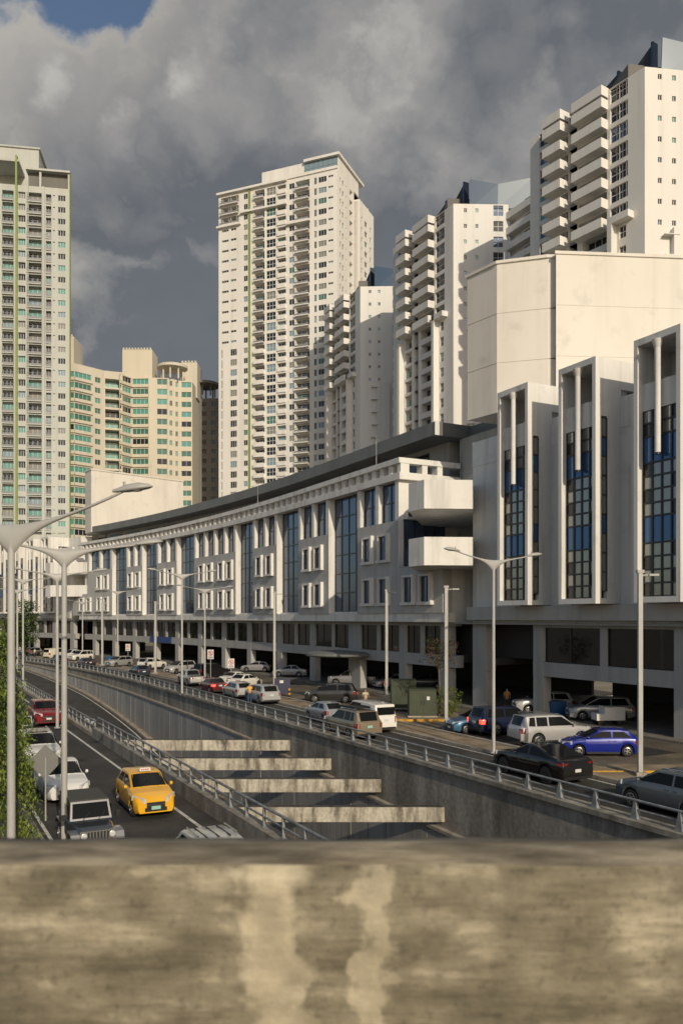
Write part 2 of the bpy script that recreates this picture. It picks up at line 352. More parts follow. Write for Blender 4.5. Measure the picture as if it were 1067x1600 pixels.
# ------------------------------------------------------------------ ground, avenue, underpass
far = F(185, -6.4); ta = ang(185); pf = (far[0] - math.sin(ta) * 2600, far[1] + math.cos(ta) * 2600)
edge_l = [F(s, -12.75)[:2] for s in range(-45, 175, 5)]; edge_r = [F(s, 0.2)[:2] for s in range(-45, 175, 5)]
def sheet(name, pts, z, m):
    bm = bmesh.new(); vs_ = [bm.verts.new((x, y, z)) for x, y in pts]; bm.faces.new(vs_)
    bmesh.ops.triangulate(bm, faces=bm.faces[:]); bmesh.ops.recalc_face_normals(bm, faces=bm.faces[:])
    me = bpy.data.meshes.new(name); bm.to_mesh(me); bm.free(); me.materials.append(M[m])
    return struct(link(name, me))
sheet('ground', edge_l + [far[:2], pf, (-3400, pf[1]), (-3400, -600), (edge_l[0][0], -600)], -0.03, 'ground')
sheet('ground', edge_r + [far[:2], pf, (pf[0], 3600), (3400, 3600), (3400, -600), (edge_r[0][0], -600)], -0.03, 'ground')
def zf(s): return interp(s, [(-50, -7.4), (45, -7.4), (55, -6.9), (70, -5.3), (96, -3.0), (130, -0.9), (165, 0.0)])
def zc(s): return interp(s, [(-20, -3.4), (15, -2.8), (28, -2.25), (39, -1.75), (53, -1.45), (75, -1.3), (96, -1.0), (120, -0.5), (140, 0.0)])
def road(name, s0, s1, t0, t1, z, m, d=4):
    mb = MB(); strip(mb, s0, s1, t0, t1, z, m, d); return struct(mb.obj(name))
road('left_road', -45, 230, -19.2, -12.95, 0.0, 'asphalt')
road('right_road', -45, 230, 0.3, 5.05, 0.0, 'asphalt')
road('underpass_road', -45, 165, -12.65, -0.3, zf, 'asphalt')
road('service_road', -45, 200, 7.4, 17.2, 0.0, 'asphalt_old')
mb = MB(); cbox(mb, -45, 200, 5.05, 5.3, -0.02, 0.16, 'kerb'); cbox(mb, -45, 200, 5.3, 7.2, -0.02, 0.11, 'dirt'); cbox(mb, -45, 200, 7.2, 7.45, -0.02, 0.2, 'kerb')
struct(mb.obj('median_strip'))
mb = MB(); cbox(mb, -45, 200, -19.45, -19.2, -0.02, 0.15, 'kerb'); cbox(mb, -45, 200, -22.5, -19.45, -0.02, 0.11, 'pavement')
struct(mb.obj('left_pavement'))
mb = MB(); cbox(mb, 8, 200, 17.2, 34, -0.02, 0.13, 'pavement'); struct(mb.obj('building_apron'))
mb = MB()
strip(mb, -45, 200, -14.02, -13.88, 0.005, 'line_white'); strip(mb, -45, 200, -19.0, -18.88, 0.005, 'line_white')
strip(mb, -45, 200, 4.72, 4.84, 0.005, 'line_white')
struct(mb.obj('road_markings'))
mb = MB()                                                        # repaired patches in the asphalt
for a, b, c, d in ((12, 17.5, -16.6, -14.6), (22, 24, -18.6, -15), (30, 39, -16.2, -14.3), (49, 52, -18.4, -16.8), (6, 9.5, 1.2, 3.2), (19, 27, 2.6, 4.4), (40, 43, .8, 3.0), (13.5, 17, 12.0, 14.5), (21, 25, 8.2, 10), (31, 38, 11.5, 13.2), (52, 57, 10.4, 15), (66, 70, 12.2, 15.5)):
    strip(mb, a, b, c, d, 0.004, 'patch')
struct(mb.obj('asphalt_patch'))
mb = MB(); strip(mb, 40, 165, -1.6, -1.45, lambda s: zf(s) + 0.006, 'line_white'); strip(mb, 40, 165, -12.2, -12.05, lambda s: zf(s) + 0.006, 'line_white')
sa, ta_ = 80.0, -4.8                                             # arrow on the descending lane, pointing at the viewer with a right bend
def arrow_pt(a, b): return F(sa + a, ta_ + b, zf(sa + a) + 0.012)
mb.face([arrow_pt(2.2, -0.12), arrow_pt(2.2, 0.12), arrow_pt(-0.6, 0.12), arrow_pt(-0.6, -0.12)], 'line_white')
mb.face([arrow_pt(-0.6, -0.55), arrow_pt(-0.6, 0.55), arrow_pt(-2.2, 0.0)], 'line_white')
mb.face([arrow_pt(0.9, 0.12), arrow_pt(0.5, 0.12), arrow_pt(0.2, 0.8), arrow_pt(0.6, 0.8)], 'line_white')
struct(mb.obj('lane_arrow'))
# oil and patch stains are in the asphalt; the kerb at the foot of the panels
mb = MB(); cbox(mb, -45, 160, -1.15, -0.75, lambda s: zf(s) - 0.1, lambda s: zf(s) + 0.22, 'kerb'); cbox(mb, -45, 160, -0.75, -0.3, lambda s: zf(s) - 0.1, lambda s: zf(s) + 0.12, 'dirt')
struct(mb.obj('underpass_kerb'))
mb = MB(); cbox(mb, -45, 165, -0.2, 0.3, lambda s: min(zc(s), 0.0) - 0.4, 0.06, 'stained')
rw = struct(mb.obj('right_retaining_wall'))
mb = MB(); cbox(mb, -45, 165, -0.38, 0.42, 0.06, 0.26, 'stained'); link('coping', mb.mesh('coping'), rw)
mb = MB(); cbox(mb, -45, 140, -0.52, -0.2, lambda s: zc(s) - 0.1, lambda s: zc(s) + 0.06, 'kerb'); link('ledge', mb.mesh('ledge'), rw)
s = -4.0
while s < 138:                                                   # the grey facing panels, each its own slab with an open joint
    e = s + 1.93
    if zc(s) - 0.12 - zf(s) > 0.3:
        mb = MB(); o_ = rnd.uniform(-0.012, 0.012)
        mb.rings([[F(q, -0.42 + o_, zf(q) - 0.05), F(q, -0.2, zf(q) - 0.05), F(q, -0.2, zc(q) - 0.1), F(q, -0.42 + o_, zc(q) - 0.1)] for q in (s, e)], 'panel')
        link('panel', mb.mesh('panel'), rw)
    s += 2.0
mb = MB(); cbox(mb, -45, 165, -12.95, -12.62, lambda s: zf(s) - 0.1, -0.01, 'stained'); struct(mb.obj('left_retaining_wall'))
mb = MB(); cbox(mb, -20, 34.5, -13.1, -12.6, -0.01, 0.62, 'stained'); lb = struct(mb.obj('left_parapet_wall'))
mb = MB(); cbox(mb, 34.5, 165, -13.1, -12.6, -0.01, 0.24, 'kerb'); struct(mb.obj('left_kerb'))

# struts across the underpass
def x_at(y, t):
    lo, hi = -60.0, 160.0
    for _ in range(60):
        m_ = (lo + hi) / 2
        if F(m_, t)[1] < y: lo = m_
        else: hi = m_
    return F(lo, t)[0]
for i, (y, z, lab) in enumerate([(56.3, -0.88, 'farthest of the four stained concrete struts across the sunken road, the shortest in view'),
                                 (50.8, -1.2, 'second farthest stained concrete strut spanning the sunken road'),
                                 (45.4, -1.42, 'stained concrete strut second closest to the grey overpass barrier, spanning the sunken road'),
                                 (40.0, -1.72, 'stained concrete strut closest to the overpass barrier, the longest in view')]):
    mb = MB(); xl, xr = x_at(y, -12.8), x_at(y, -0.22)
    n = 14
    mb.rings([[(lerp(xl, xr, k / n), y - dy + rnd.uniform(-.006, .006), z - dz) for dy, dz in ((-0.03, 0.02), (0.02, 0.7), (-0.45, 0.7), (-0.5, 0.0), (-0.06, 0.0))] for k in range(n + 1)], 'beam')
    o = mb.obj('concrete_strut'); tag(o, lab, 'strut', 'concrete struts across the sunken road')
    mb = MB(); mb.box(xl + 0.35, xr - 0.05, y + 0.08, y + 0.46, z, z + 0.02, 'strut_top'); link('dirt_crust', mb.mesh('dirt_crust'), o)

# guard rails
def rail_thing(label, s0, s1, t, z0, h, step, style):
    x, y, _ = F(s0, t)
    g = thing('guard_rail', label, 'railing', (x, y, z0), 0, 'guard rails along the underpass')
    for zz, r, nm in ((h, 0.05, 'top_rail'), (h * 0.5, 0.036, 'middle_rail')):
        mb = MB(); ss = [s0 + (s1 - s0) * k / max(1, int((s1 - s0) / 2)) for k in range(max(1, int((s1 - s0) / 2)) + 1)]
        mb.rings([[F(q, t + r * math.cos(a), z0 + zz + r * math.sin(a)) for a in (2 * math.pi * j / 8 for j in range(8))] for q in ss], 'rail_pale')
        mb.obj(nm, g, 40)
    mb = MB()
    if style == 'a':      # pyramid brackets
        mb.hexa([(-.15, -.1, 0), (.15, -.1, 0), (.15, .1, 0), (-.15, .1, 0), (-.03, -.04, h + .04), (.03, -.04, h + .04), (.03, .04, h + .04), (-.03, .04, h + .04)], 'rail_pale')
        mb.box(-.2, .2, -.13, .13, 0, 0.02, 'rail_pale')
    else:
        mb.box(-.035, .035, -.05, .05, 0, h + .03, 'rail_pale'); mb.box(-.1, .1, -.1, .1, 0, 0.02, 'rail_pale')
    me = mb.mesh('post'); s = s0 + 0.2; r0 = INV[g.name]
    while s < s1:
        x, y, _ = F(s, t); o = link('post', me, g, True, (x, y, z0), heading(s)); s += step
    return g
rail_thing('pale steel guard rail with pyramid posts on the right wall of the sunken road', -3, 150, -0.02, 0.26, 0.66, 1.95, 'a')
rail_thing('bluish two bar guard rail on the dark parapet beside the taxi lane', -3, 34.0, -12.85, 0.62, 0.66, 1.6, 'b')
rail_thing('farther two bar guard rail on a low kerb beside the red SUV', 34.8, 150, -12.85, 0.24, 0.72, 1.6, 'b')

# the overpass the viewer stands on
mb = MB(); mb.box(-70, 70, -9, 2.95, 4.9, 5.7, 'kerb'); struct(mb.obj('overpass_deck'))
mb = MB()
n = 220; prof = [(2.62, 5.7), (2.56, 6.2), (2.52, 6.66), (2.55, 6.735), (2.68, 6.765), (2.80, 6.75), (2.84, 6.70), (2.84, 4.9), (2.7, 4.9)]
mb.rings([[(-22 + 44 * k / n, y + (0.006 * math.sin(k * 1.7) + rnd.uniform(-.006, .006) if 0 < j < 6 else 0), z + (rnd.uniform(-.004, .004) if 2 < j < 6 else 0)) for j, (y, z) in enumerate(prof)] for k in range(n + 1)], 'barrier')
me = mb.mesh('overpass_barrier', 50); me.materials.append(M['barrier_top'])
for p in me.polygons:
    if p.normal.z > 0.55 or (p.normal.z < -0.55 and p.center.z > 6.6): p.material_index = 1
tag(link('overpass_barrier', me), 'broad weathered concrete barrier with a dark top across the whole foreground', 'barrier')

# yellow-edged islands in the service road
def island(x0, x1, y0, y1, label):
    mb = MB(); mb.box(x0, x1, y0, y1, -0.02, 0.12, 'dirt'); o = mb.obj('kerb_island'); struct(o)
    mb = MB()
    for a in range(int(x0 * 10), int(x1 * 10), 10): mb.box(a / 10, min(a / 10 + 0.98, x1), y0 - 0.16, y0, -0.02, 0.16, 'line_yellow')
    mb.box(x0 - 0.16, x0, y0 - 0.16, y1, -0.02, 0.16, 'line_yellow')
    link('yellow_kerb', mb.mesh('yellow_kerb'), o)
island(10.2, 17.5, 39.6, 41.4, '')
island(3.6, 8.9, 59.6, 64.0, '')

# ------------------------------------------------------------------ windows
WC = {}
def win_mesh(wd, h, cols, rows, frame, glass, fw=0.06):
    k = (round(wd, 2), round(h, 2), cols, rows, frame, glass, fw)
    if k in WC: return WC[k]
    mb = MB(); x = wd / 2
    mb.face([(-x, .03, 0), (x, .03, 0), (x, .03, h), (-x, .03, h)], glass)
    for i in range(cols + 1):
        c = -x + wd * i / cols; f2 = fw * (1 if i in (0, cols) else 0.8); a = max(-x, c - f2); b = min(x, c + f2); mb.box(a, b, -.03, .06, 0, h, frame)
    for j in range(rows + 1):
        c = h * j / rows; a = max(0, c - fw); b = min(h, c + fw); mb.box(-x + fw, x - fw, -.025, .055, a, b, frame)
    WC[k] = mb.mesh('window'); return WC[k]
def frame_mesh(wd, h, xs, zs, frame, fw):
    mb = MB(); x = wd / 2
    for c in xs: mb.box(max(-x, c - fw), min(x, c + fw), -.05, .06, 0, h, frame)
    for c in zs: mb.box(-x + fw, x - fw, -.045, .055, max(0, c - fw), min(h, c + fw), frame)
    return mb.mesh('window')
def pane_mesh(wd, h, glass):
    k = ('pane', round(wd, 3), round(h, 3), glass)
    if k in WC: return WC[k]
    mb = MB(); mb.box(-wd / 2, wd / 2, 0.02, 0.04, -h / 2, h / 2, glass); WC[k] = mb.mesh('pane'); return WC[k]
def grid_window(parent, loc, rz, wd, h, cols, rows, glassf, frame='frame_dark', fw=0.05, xs=None, zs=None):
    """A window whose panes are objects of their own."""
    xs = xs or [-wd / 2 + wd * i / cols for i in range(cols + 1)]; zs = zs or [h * i / rows for i in range(rows + 1)]
    o = link('window', frame_mesh(wd, h, xs, zs, frame, fw), parent, True, loc, rz)
    for i in range(len(xs) - 1):
        for j in range(len(zs) - 1):
            p = link('pane', pane_mesh(xs[i + 1] - xs[i] - fw, zs[j + 1] - zs[j] - fw, glassf(i, j)), o)
            p.location = ((xs[i] + xs[i + 1]) / 2, 0, (zs[j] + zs[j + 1]) / 2)
    return o
def faceang(s): return ang(s) - math.pi / 2
def pierced(mb, s0, s1, z0, z1, t0, t1, ops, m):
    """A wall on the avenue's curve with real openings ops = [(sa, sb, za, zb)]."""
    cuts = sorted({s0, s1} | {o[0] for o in ops} | {o[1] for o in ops})
    for a, b in zip(cuts, cuts[1:]):
        mid = (a + b) / 2; zz = z0
        for o in sorted((o for o in ops if o[0] < mid < o[1]), key=lambda o: o[2]):
            if o[2] > zz: cbox(mb, a, b, t0, t1, zz, o[2], m)
            zz = o[3]
        if zz < z1: cbox(mb, a, b, t0, t1, zz, z1, m)

# ------------------------------------------------------------------ the long curved office building
rt = F(95, 17.0)
ob = thing('office_building', 'long curved white office building with navy glass bays and a grey roof canopy', 'building', (rt[0], rt[1], 0.13))
SECT = [(47.2, 55.2, 3), (61.7, 69.6, 2), (75.6, 82.7, 2), (88.1, 102.2, 4), (108.5, 116.0, 2), (121.7, 128.1, 2), (133.9, 144.0, 3)]
mb = MB(); cbox(mb, 47.2, 148, 18.35, 34, 7.1, 20.5, 'plaster'); cbox(mb, 40.2, 47.2, 17.9, 26, 7.1, 12.0, 'plaster'); mb.obj('wall', ob)
mb = MB(); cbox(mb, 40.0, 148, 17.15, 18.35, 7.1, 7.9, 'plaster'); mb.obj('fascia', ob)
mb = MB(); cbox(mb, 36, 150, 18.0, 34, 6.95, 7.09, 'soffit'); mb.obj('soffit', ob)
def small_window(s, z, wd, h):
    x, y, _ = F(s, 17.1); rz = faceang(s)
    link('window', win_mesh(wd, h, 2, 1, 'frame_dark', 'glass_navy', 0.045), ob, True, (x, y, z), rz)
    k = ('surround', round(wd, 2), round(h, 2))
    if k not in WC:
        q = MB(); a = wd / 2
        q.box(-a - .2, a + .42, -.46, -.02, -.28, -.02, 'plaster')           # sill
        q.box(a + .03, a + .38, -.44, -.02, -.02, h + .26, 'plaster')         # deep fin on the near side
        q.box(-a - .18, -a - .03, -.30, -.02, -.02, h + .1, 'plaster')         # far jamb
        q.box(-a - .18, a + .03, -.28, -.02, h + .02, h + .2, 'plaster')
        WC[k] = q.mesh('window_surround')
    link('window_surround', WC[k], ob, True, (x, y, z), rz)
for k, (a, b, n) in enumerate(SECT):
    lo, hi = (40.0 if k == 0 else a), (150.5 if k == len(SECT) - 1 else b)
    wn = 4 if n in (3, 4) else 2
    ops = []
    pitch = 3.0 if wn == 2 else (3.3 if n == 4 else 2.85)
    def centres(lo, hi, cnt): return [(lo + hi) / 2 + (i - (cnt - 1) / 2) * pitch for i in range(cnt)]
    row1 = centres(lo + .2, hi - .2, wn); row2 = centres(a, b, wn if n == 4 else 2)
    if n == 4: row1 = row2 = [94.95 + q for q in (-5.0, -2.2, 1.7, 4.5)]
    if k == 0: row1 = [42.6, 45.4, 49.9, 53.0]; row2 = [49.9, 53.0]
    if k == len(SECT) - 1: row1 = [136.3, 139.2, 143.6, 146.6]; row2 = [136.3, 139.2]
    for q in row1: ops.append((q - .82, q + .82, 8.9, 11.15))
    for q in row2: ops.append((q - .82, q + .82, 13.0, 15.25))
    mb = MB()
    pierced(mb, lo, hi, 7.9, 12.1, 17.0, 18.0, [o for o in ops if o[2] < 12], 'panel_grey')
    pierced(mb, a, b, 12.1, 16.55, 17.003, 18.35, [o for o in ops if o[2] > 12], 'panel_grey')
    mb.obj('facade_panel', ob)
    for q in row1: small_window(q, 8.9, 1.64, 2.25)
    for q in row2: small_window(q, 13.0, 1.64, 2.25)
    nt_ = 4 if n == 4 else 2
    w_ = (b - a - 0.62 * (nt_ + 1)) / nt_
    for i in range(nt_ + 1):
        p = a + i * (w_ + 0.62); mb = MB(); cbox(mb, p, p + 0.62, 17.0, 18.35, 16.55, 20.3, 'plaster'); mb.obj('pier', ob)
    for i in range(nt_):
        c = a + 0.62 + i * (w_ + 0.62) + w_ / 2; x, y, _ = F(c, 17.55)
        grid_window(ob, (x, y, 16.6), faceang(c), w_, 3.65, 2, 2, lambda i, j: 'glass_navy')
    # the white end face of each projecting section
    mb = MB(); cbox(mb, a - 0.05, a + 0.012, 17.0, 18.3, 12.1 if k == 0 else 7.95, 20.3, 'plaster'); mb.obj('end_wall', ob)
    if k < len(SECT) - 1:
        g0, g1 = b, SECT[k + 1][0]; c = (g0 + g1) / 2; x, y, _ = F(c, 17.8)
        grid_window(ob, (x, y, 8.1), faceang(c), g1 - g0, 12.2, 4, 6, lambda i, j: 'glass_navy', fw=0.06)
        mb = MB(); cbox(mb, g0, g1, 17.5, 18.35, 7.9, 8.1, 'plaster'); mb.obj('sill', ob)
# glazing turned towards the viewer on the near end
x, y, _ = F(47.12, 19.85)
grid_window(ob, (x, y, 12.3), ang(47), 4.6, 4.35, 4, 2, lambda i, j: 'glass_navy')
# cornice: two beams with a row of stub blocks between them
mb = MB(); cbox(mb, 46.6, 148, 16.75, 18.6, 20.3, 20.95, 'plaster'); cbox(mb, 46.6, 148, 16.7, 18.3, 21.8, 22.3, 'plaster')
cbox(mb, 46.6, 47.5, 18.6, 23.6, 20.3, 20.95, 'plaster'); cbox(mb, 46.6, 47.4, 18.3, 23.6, 21.8, 22.3, 'plaster'); mb.obj('cornice', ob)
q = MB(); q.box(-.3, .3, 0, .95, 0, .86, 'plaster'); me = q.mesh('cornice_block')
s = 46.95
while s < 147.5:
    x, y, _ = F(s, 16.9); link('cornice_block', me, ob, True, (x, y, 20.945), faceang(s)); s += 1.6
for t in (19.6, 21.3):
    x, y, _ = F(46.7, t); link('cornice_block', me, ob, True, (x, y, 20.945), ang(46.7))
# condenser units on the ledge of the near end, each lifted away on its own
mb = MB(); cbox(mb, 46.3, 47.2, 17.4, 20.4, 16.62, 16.72, 'plaster'); mb.obj('ledge', ob)
for t, lab in ((18.0, 'air conditioner unit on the end ledge of the curved office building, the left one'), (18.95, 'air conditioner unit on the end ledge of the curved office building, the right one')):
    x, y, _ = F(46.72, t); ac = thing('air_conditioner', lab, 'air conditioner', (x, y, 16.72), ang(46), 'air conditioners on the end ledge')
    mb = MB(); mb.box(-.42, .42, -.2, .2, .06, .72, 'sign_white'); link('casing', mb.mesh('casing'), ac)
    mb = MB(); mb.lathe([(.28, -.02), (.28, 0)], 'frame_dark', 18, 'y', (-.08, -.2, .39)); link('fan_grille', mb.mesh('fan_grille'), ac)
    for xx in (-.3, .3):
        mb = MB(); mb.box(xx - .04, xx + .04, -.18, .18, 0, .06, 'frame_dark'); link('foot', mb.mesh('foot'), ac)
# roof storey and canopy
mb = MB(); cbox(mb, 47.0, 148, 18.6, 34, 20.5, 20.62, 'soffit'); mb.obj('roof', ob)
mb = MB(); cbox(mb, 48.5, 148, 23.6, 34, 20.62, 24.75, 'plaster_grey'); mb.obj('roof_storey', ob)
for s in range(52, 146, 7):
    mb = MB(); cbox(mb, s, s + 4.6, 23.45, 23.58, 22.3, 24.1, 'glass_shop', 5); cbox(mb, s - .05, s + 4.65, 23.47, 23.585, 24.1, 24.2, 'frame_dark', 5)
    mb.obj('roof_window', ob)
mb = MB(); cbox(mb, 46.5, 150, 20.6, 33, 24.75, 26.0, 'canopy'); cbox(mb, 36.0, 46.5, 24.6, 33, 24.76, 25.9, 'canopy'); mb.obj('canopy', ob)
mb = MB(); cbox(mb, 46.4, 46.5, 20.55, 21.4, 24.72, 26.03, 'plaster'); mb.obj('canopy_end_sunlit', ob)  # pale plate paints the sunlit strip onto the dark canopy end
for s in (52, 60, 70, 82, 96):                                   # thin whip rods and pipes on the roof edge
    if s in (52, 82):
        mb = MB(); x, y, _ = F(s, 17.4); mb.tube((x, y, 22.3), (x, y, 25.4), .03, .02, 'galv', 6); mb.obj('rod', ob)
# street level: columns, mezzanine glazing, open parking under the building
def street_level(root, s0, s1, cols, piers, tcol, tglass, gap=None, tb=34):
    rng = [(s0, s1)] if gap is None else [(s0, gap[0]), (gap[1], s1)]
    for a, b in rng:
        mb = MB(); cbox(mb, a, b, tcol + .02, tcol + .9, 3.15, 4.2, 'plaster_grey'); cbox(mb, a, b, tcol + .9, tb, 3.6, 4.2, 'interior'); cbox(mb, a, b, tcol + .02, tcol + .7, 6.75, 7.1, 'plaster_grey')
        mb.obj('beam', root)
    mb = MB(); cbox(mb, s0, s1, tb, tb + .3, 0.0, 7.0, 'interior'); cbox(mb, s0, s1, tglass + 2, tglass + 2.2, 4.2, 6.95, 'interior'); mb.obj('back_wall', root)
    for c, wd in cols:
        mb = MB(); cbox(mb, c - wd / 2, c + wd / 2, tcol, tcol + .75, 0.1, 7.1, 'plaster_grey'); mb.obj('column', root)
    edges = sorted([c for c, _ in cols] + piers)
    for p in piers:
        mb = MB(); cbox(mb, p - .3, p + .3, tcol + .01, tcol + .35, 4.2, 6.9, 'plaster_grey'); mb.obj('pier', root)
    for a, b in zip(edges, edges[1:]):
        if gap and gap[0] - .1 <= (a + b) / 2 <= gap[1] + .1: continue
        if b - a > 12: continue
        c = (a + b) / 2; x, y, _ = F(c, tglass)
        grid_window(root, (x, y, 4.25), faceang(c), b - a - .6, 2.5, 2, 1, lambda i, j: 'glass_shop', fw=.03)
cols = [(41.6, 1.3), (48.6, 1.2), (58.2, 2.6), (68.5, 1.3), (77.6, 1.3)] + [(86.6 + 8.2 * i, 1.2) for i in range(8)]
piers = [45.2, 53.2, 63.2, 73, 82] + [90.7 + 8.2 * i for i in range(7)]
street_level(ob, 40, 148, cols, piers, 18.3, 18.5)
mb = MB(); x, y, _ = F(58.5, 16.9); mb.lathe([(3.6, 0), (3.8, .12), (3.8, .35), (3.0, .5)], 'canopy', 28, c=(x, y, 3.45)); mb.obj('entrance_canopy', ob)
mb = MB(); cbox(mb, 113.0, 121.0, 18.1, 18.28, 3.3, 4.25, 'fascia_blue', 4); cbox(mb, 113.2, 120.8, 17.9, 18.1, 3.28, 3.34, 'fascia_blue', 4); mb.obj('shop_fascia', ob)

# ------------------------------------------------------------------ the angular end blocks with tall framed bays
def bay_block(label, mir, nb):
    S = (lambda s: 190.5 - s) if mir else (lambda s: s)
    r0 = F(S(24), 18.0); root = thing('bay_building', label, 'building', (r0[0], r0[1], 0.13))
    def cb(mb, s0, s1, *a): cbox(mb, S(s0), S(s1), *a)
    bays = [27.87 - 6.62 * i for i in range(nb)]
    end = bays[-1] - 3.2
    mb = MB(); cb(mb, end, 37.4, 18.25, 34, 7.1, 20.0, 'plaster'); cb(mb, end, 36.6, 20.5, 34, 20.0, 24.4, 'plaster'); mb.obj('wall', root)
    mb = MB(); cb(mb, end, 37.4, 18.2, 18.7, 19.98, 22.0, 'plaster'); mb.obj('parapet', root)
    mb = MB(); cb(mb, end, 37.4, 17.6, 18.25, 7.3, 8.35, 'panel_grey'); mb.obj('fascia', root)
    mb = MB(); cb(mb, end, 37.4, 17.8, 34, 6.95, 7.09, 'soffit'); mb.obj('soffit', root)
    for b in bays:
        a0, a1 = b, b + 3.45
        mb = MB()                                                 # the frame: two side walls, top slab, sill
        for p0, p1 in ((a0, a0 + .3), (a1 - .3, a1)):
            cb(mb, p0, p1, 16.0, 16.5, 8.75, 24.0, 'plaster'); cb(mb, p0, p1, 17.0, 18.25, 8.75, 20.6, 'plaster')
            cb(mb, p0, p1, 16.5, 21.0, 22.5, 24.0, 'plaster'); cb(mb, p0, p1, 16.5, 17.0, 20.6, 22.5, 'plaster'); cb(mb, p0, p1, 17.0, 18.25, 20.6, 22.5, 'plaster')
        cb(mb, a0, a1, 16.0, 21.0, 24.0, 24.4, 'plaster'); cb(mb, a0, a1, 16.0, 18.25, 8.4, 8.75, 'plaster')
        mb.obj('bay_frame', root)
        mb = MB(); cb(mb, a0 + .3, a1 - .3, 16.42, 16.8, 20.05, 21.7, 'plaster'); cb(mb, a0 + .3, a1 - .3, 18.9, 19.1, 20.0, 24.0, 'plaster'); mb.obj('spandrel', root)
        c = (a0 + a1) / 2; x, y, _ = F(S(c), 16.48)
        h = 11.3; u_ = h / 14.0; zs = [0, 1, 2, 3, 4, 6, 7, 8, 9, 10, 12, 13, 14]; zs = [z * u_ for z in zs]
        wd = 2.85; xs = [-wd / 2 + wd * k for k in (0, .25, .5, .75, 1)]
        grid_window(root, (x, y, 8.78), faceang(S(c)), wd, h, 4, 12, lambda i, j: 'glass_blue' if j in (4, 9) else ('glass_smoke' if (i * 7 + j * 3) % 6 else 'glass_dark'), fw=.055, xs=xs, zs=zs)
        for sd, p in ((1, a0 + .02), (-1, a1 - .02)):             # slit glazing in the side of the bay
            if (sd == 1) == mir: continue
            x, y, _ = F(S(p) , 16.75)
            grid_window(root, (x, y, 9.2), ang(S(p)), .5, 11.3, 1, 9, lambda i, j: 'glass_blue' if j in (3, 7) else 'glass_smoke', fw=.05)
        mb = MB(); x, y, _ = F(S(c), 16.12); mb.tube((x, y, 17.3), (x, y, 23.5), .19, .19, 'plaster', 14); mb.tube((x, y, 23.5), (x, y, 24.0), .19, .36, 'plaster', 14)
        mb.tube((x, y, 17.18), (x, y, 17.3), .15, .15, 'frame_dark', 12); mb.obj('hanging_column', root, 40)
        mb = MB(); cb(mb, a0 - 2.55, a0 - 1.3, 17.75, 18.25, 8.35, 21.6, 'plaster'); mb.obj('pilaster', root)
    # the tall blind block above
    poly = [(41.1, 20.4), (37.6, 20.9), (34.7, 23.9), (34.3, 24.6), (33.8, 24.0), (29.6, 34.0), (24.0, 47.0), (41.1, 42.0)]
    mb = MB(); mb.prism([F(S(a), b)[:2] for a, b in poly], 24.9, 37.5, 'block_stone'); mb.obj('upper_block', root)
    mb = MB(); mb.prism([F(S(a), b)[:2] for a, b in [(41.25, 20.25), (37.55, 20.75), (34.6, 23.75), (34.3, 24.45), (33.75, 23.85), (29.45, 34.0), (23.9, 47.1), (41.25, 42.1)]], 37.5, 37.75, 'block_stone'); mb.obj('coping', root)
    mb = MB(); mb.prism([F(S(a), b)[:2] for a, b in [(36.6, 23.0), (34.8, 24.4), (30.2, 34.0), (25.0, 46.0), (36.6, 41.0)]], 20.0, 24.9, 'block_stone'); mb.obj('lower_block', root)
    # seams, a down pipe and masts on the blind block
    for za in (29.1, 33.3):
        mb = MB(); mb.prism([F(S(a), b)[:2] for a, b in [(41.13, 20.37), (37.59, 20.87), (34.69, 23.87), (34.29, 24.57), (33.79, 23.97), (29.58, 34.0), (29.8, 34.0), (34.0, 24.6), (35.0, 24.4), (38, 21.5), (41.0, 21.0)]], za, za + .035, 'seam'); mb.obj('wall_seam', root)
    for k, (a, b, hh) in enumerate([(40.5, 24, 2.6), (39.8, 27.5, 3.4), (39.0, 31, 2.2), (38.0, 36, 4.2), (36.5, 33, 1.8)]):
        x, y, _ = F(S(a), b); mb = MB(); mb.tube((x, y, 37.7), (x, y, 37.7 + hh), .07, .04, 'galv', 6)
        mb.box(x - .3, x + .3, y - .04, y + .04, 37.7 + hh * .7, 37.7 + hh * .7 + .07, 'galv'); mb.obj('antenna_mast', root)
    # link to the curved building with deep white balconies
    mb = MB(); cb(mb, 37.4, 47.0, 23.8, 33, 7.1, 24.7, 'plaster_grey'); mb.obj('link_wall', root)
    for za, zb, pts in [(16.15, 18.45, [(38.9, 12.9), (36.6, 12.9), (35.0, 16.5), (37.3, 18.2), (37.45, 23.85), (46.9, 23.85), (46.9, 19.4)]),
                        (11.65, 13.9, [(38.9, 12.9), (36.6, 12.9), (35.0, 16.5), (37.3, 18.2), (37.45, 23.85), (46.9, 23.85), (46.9, 19.4)]),
                        (7.15, 9.3, [(40.0, 20.5), (38.2, 20.5), (38.2, 23.85), (43, 23.85)]),
                        (19.6, 22.4, [(40.2, 21.2), (37.5, 21.0), (37.5, 23.85), (40.6, 23.85)])]:
        mb = MB(); P = [F(S(a), b)[:2] for a, b in pts]; mb.prism(P, za, zb, 'plaster'); mb.obj('balcony', root)
    mb = MB(); x, y, _ = F(S(41), 23.7); mb.tube((x, y, 18.4), (x, y, 24.6), .09, .09, 'frame_dark', 8); mb.obj('drain_pipe', root)
    x, y, _ = F(S(39.3), 23.72); grid_window(root, (x, y, 22.5), faceang(S(39.3)), 3.2, 1.6, 4, 1, lambda i, j: 'glass_shop')
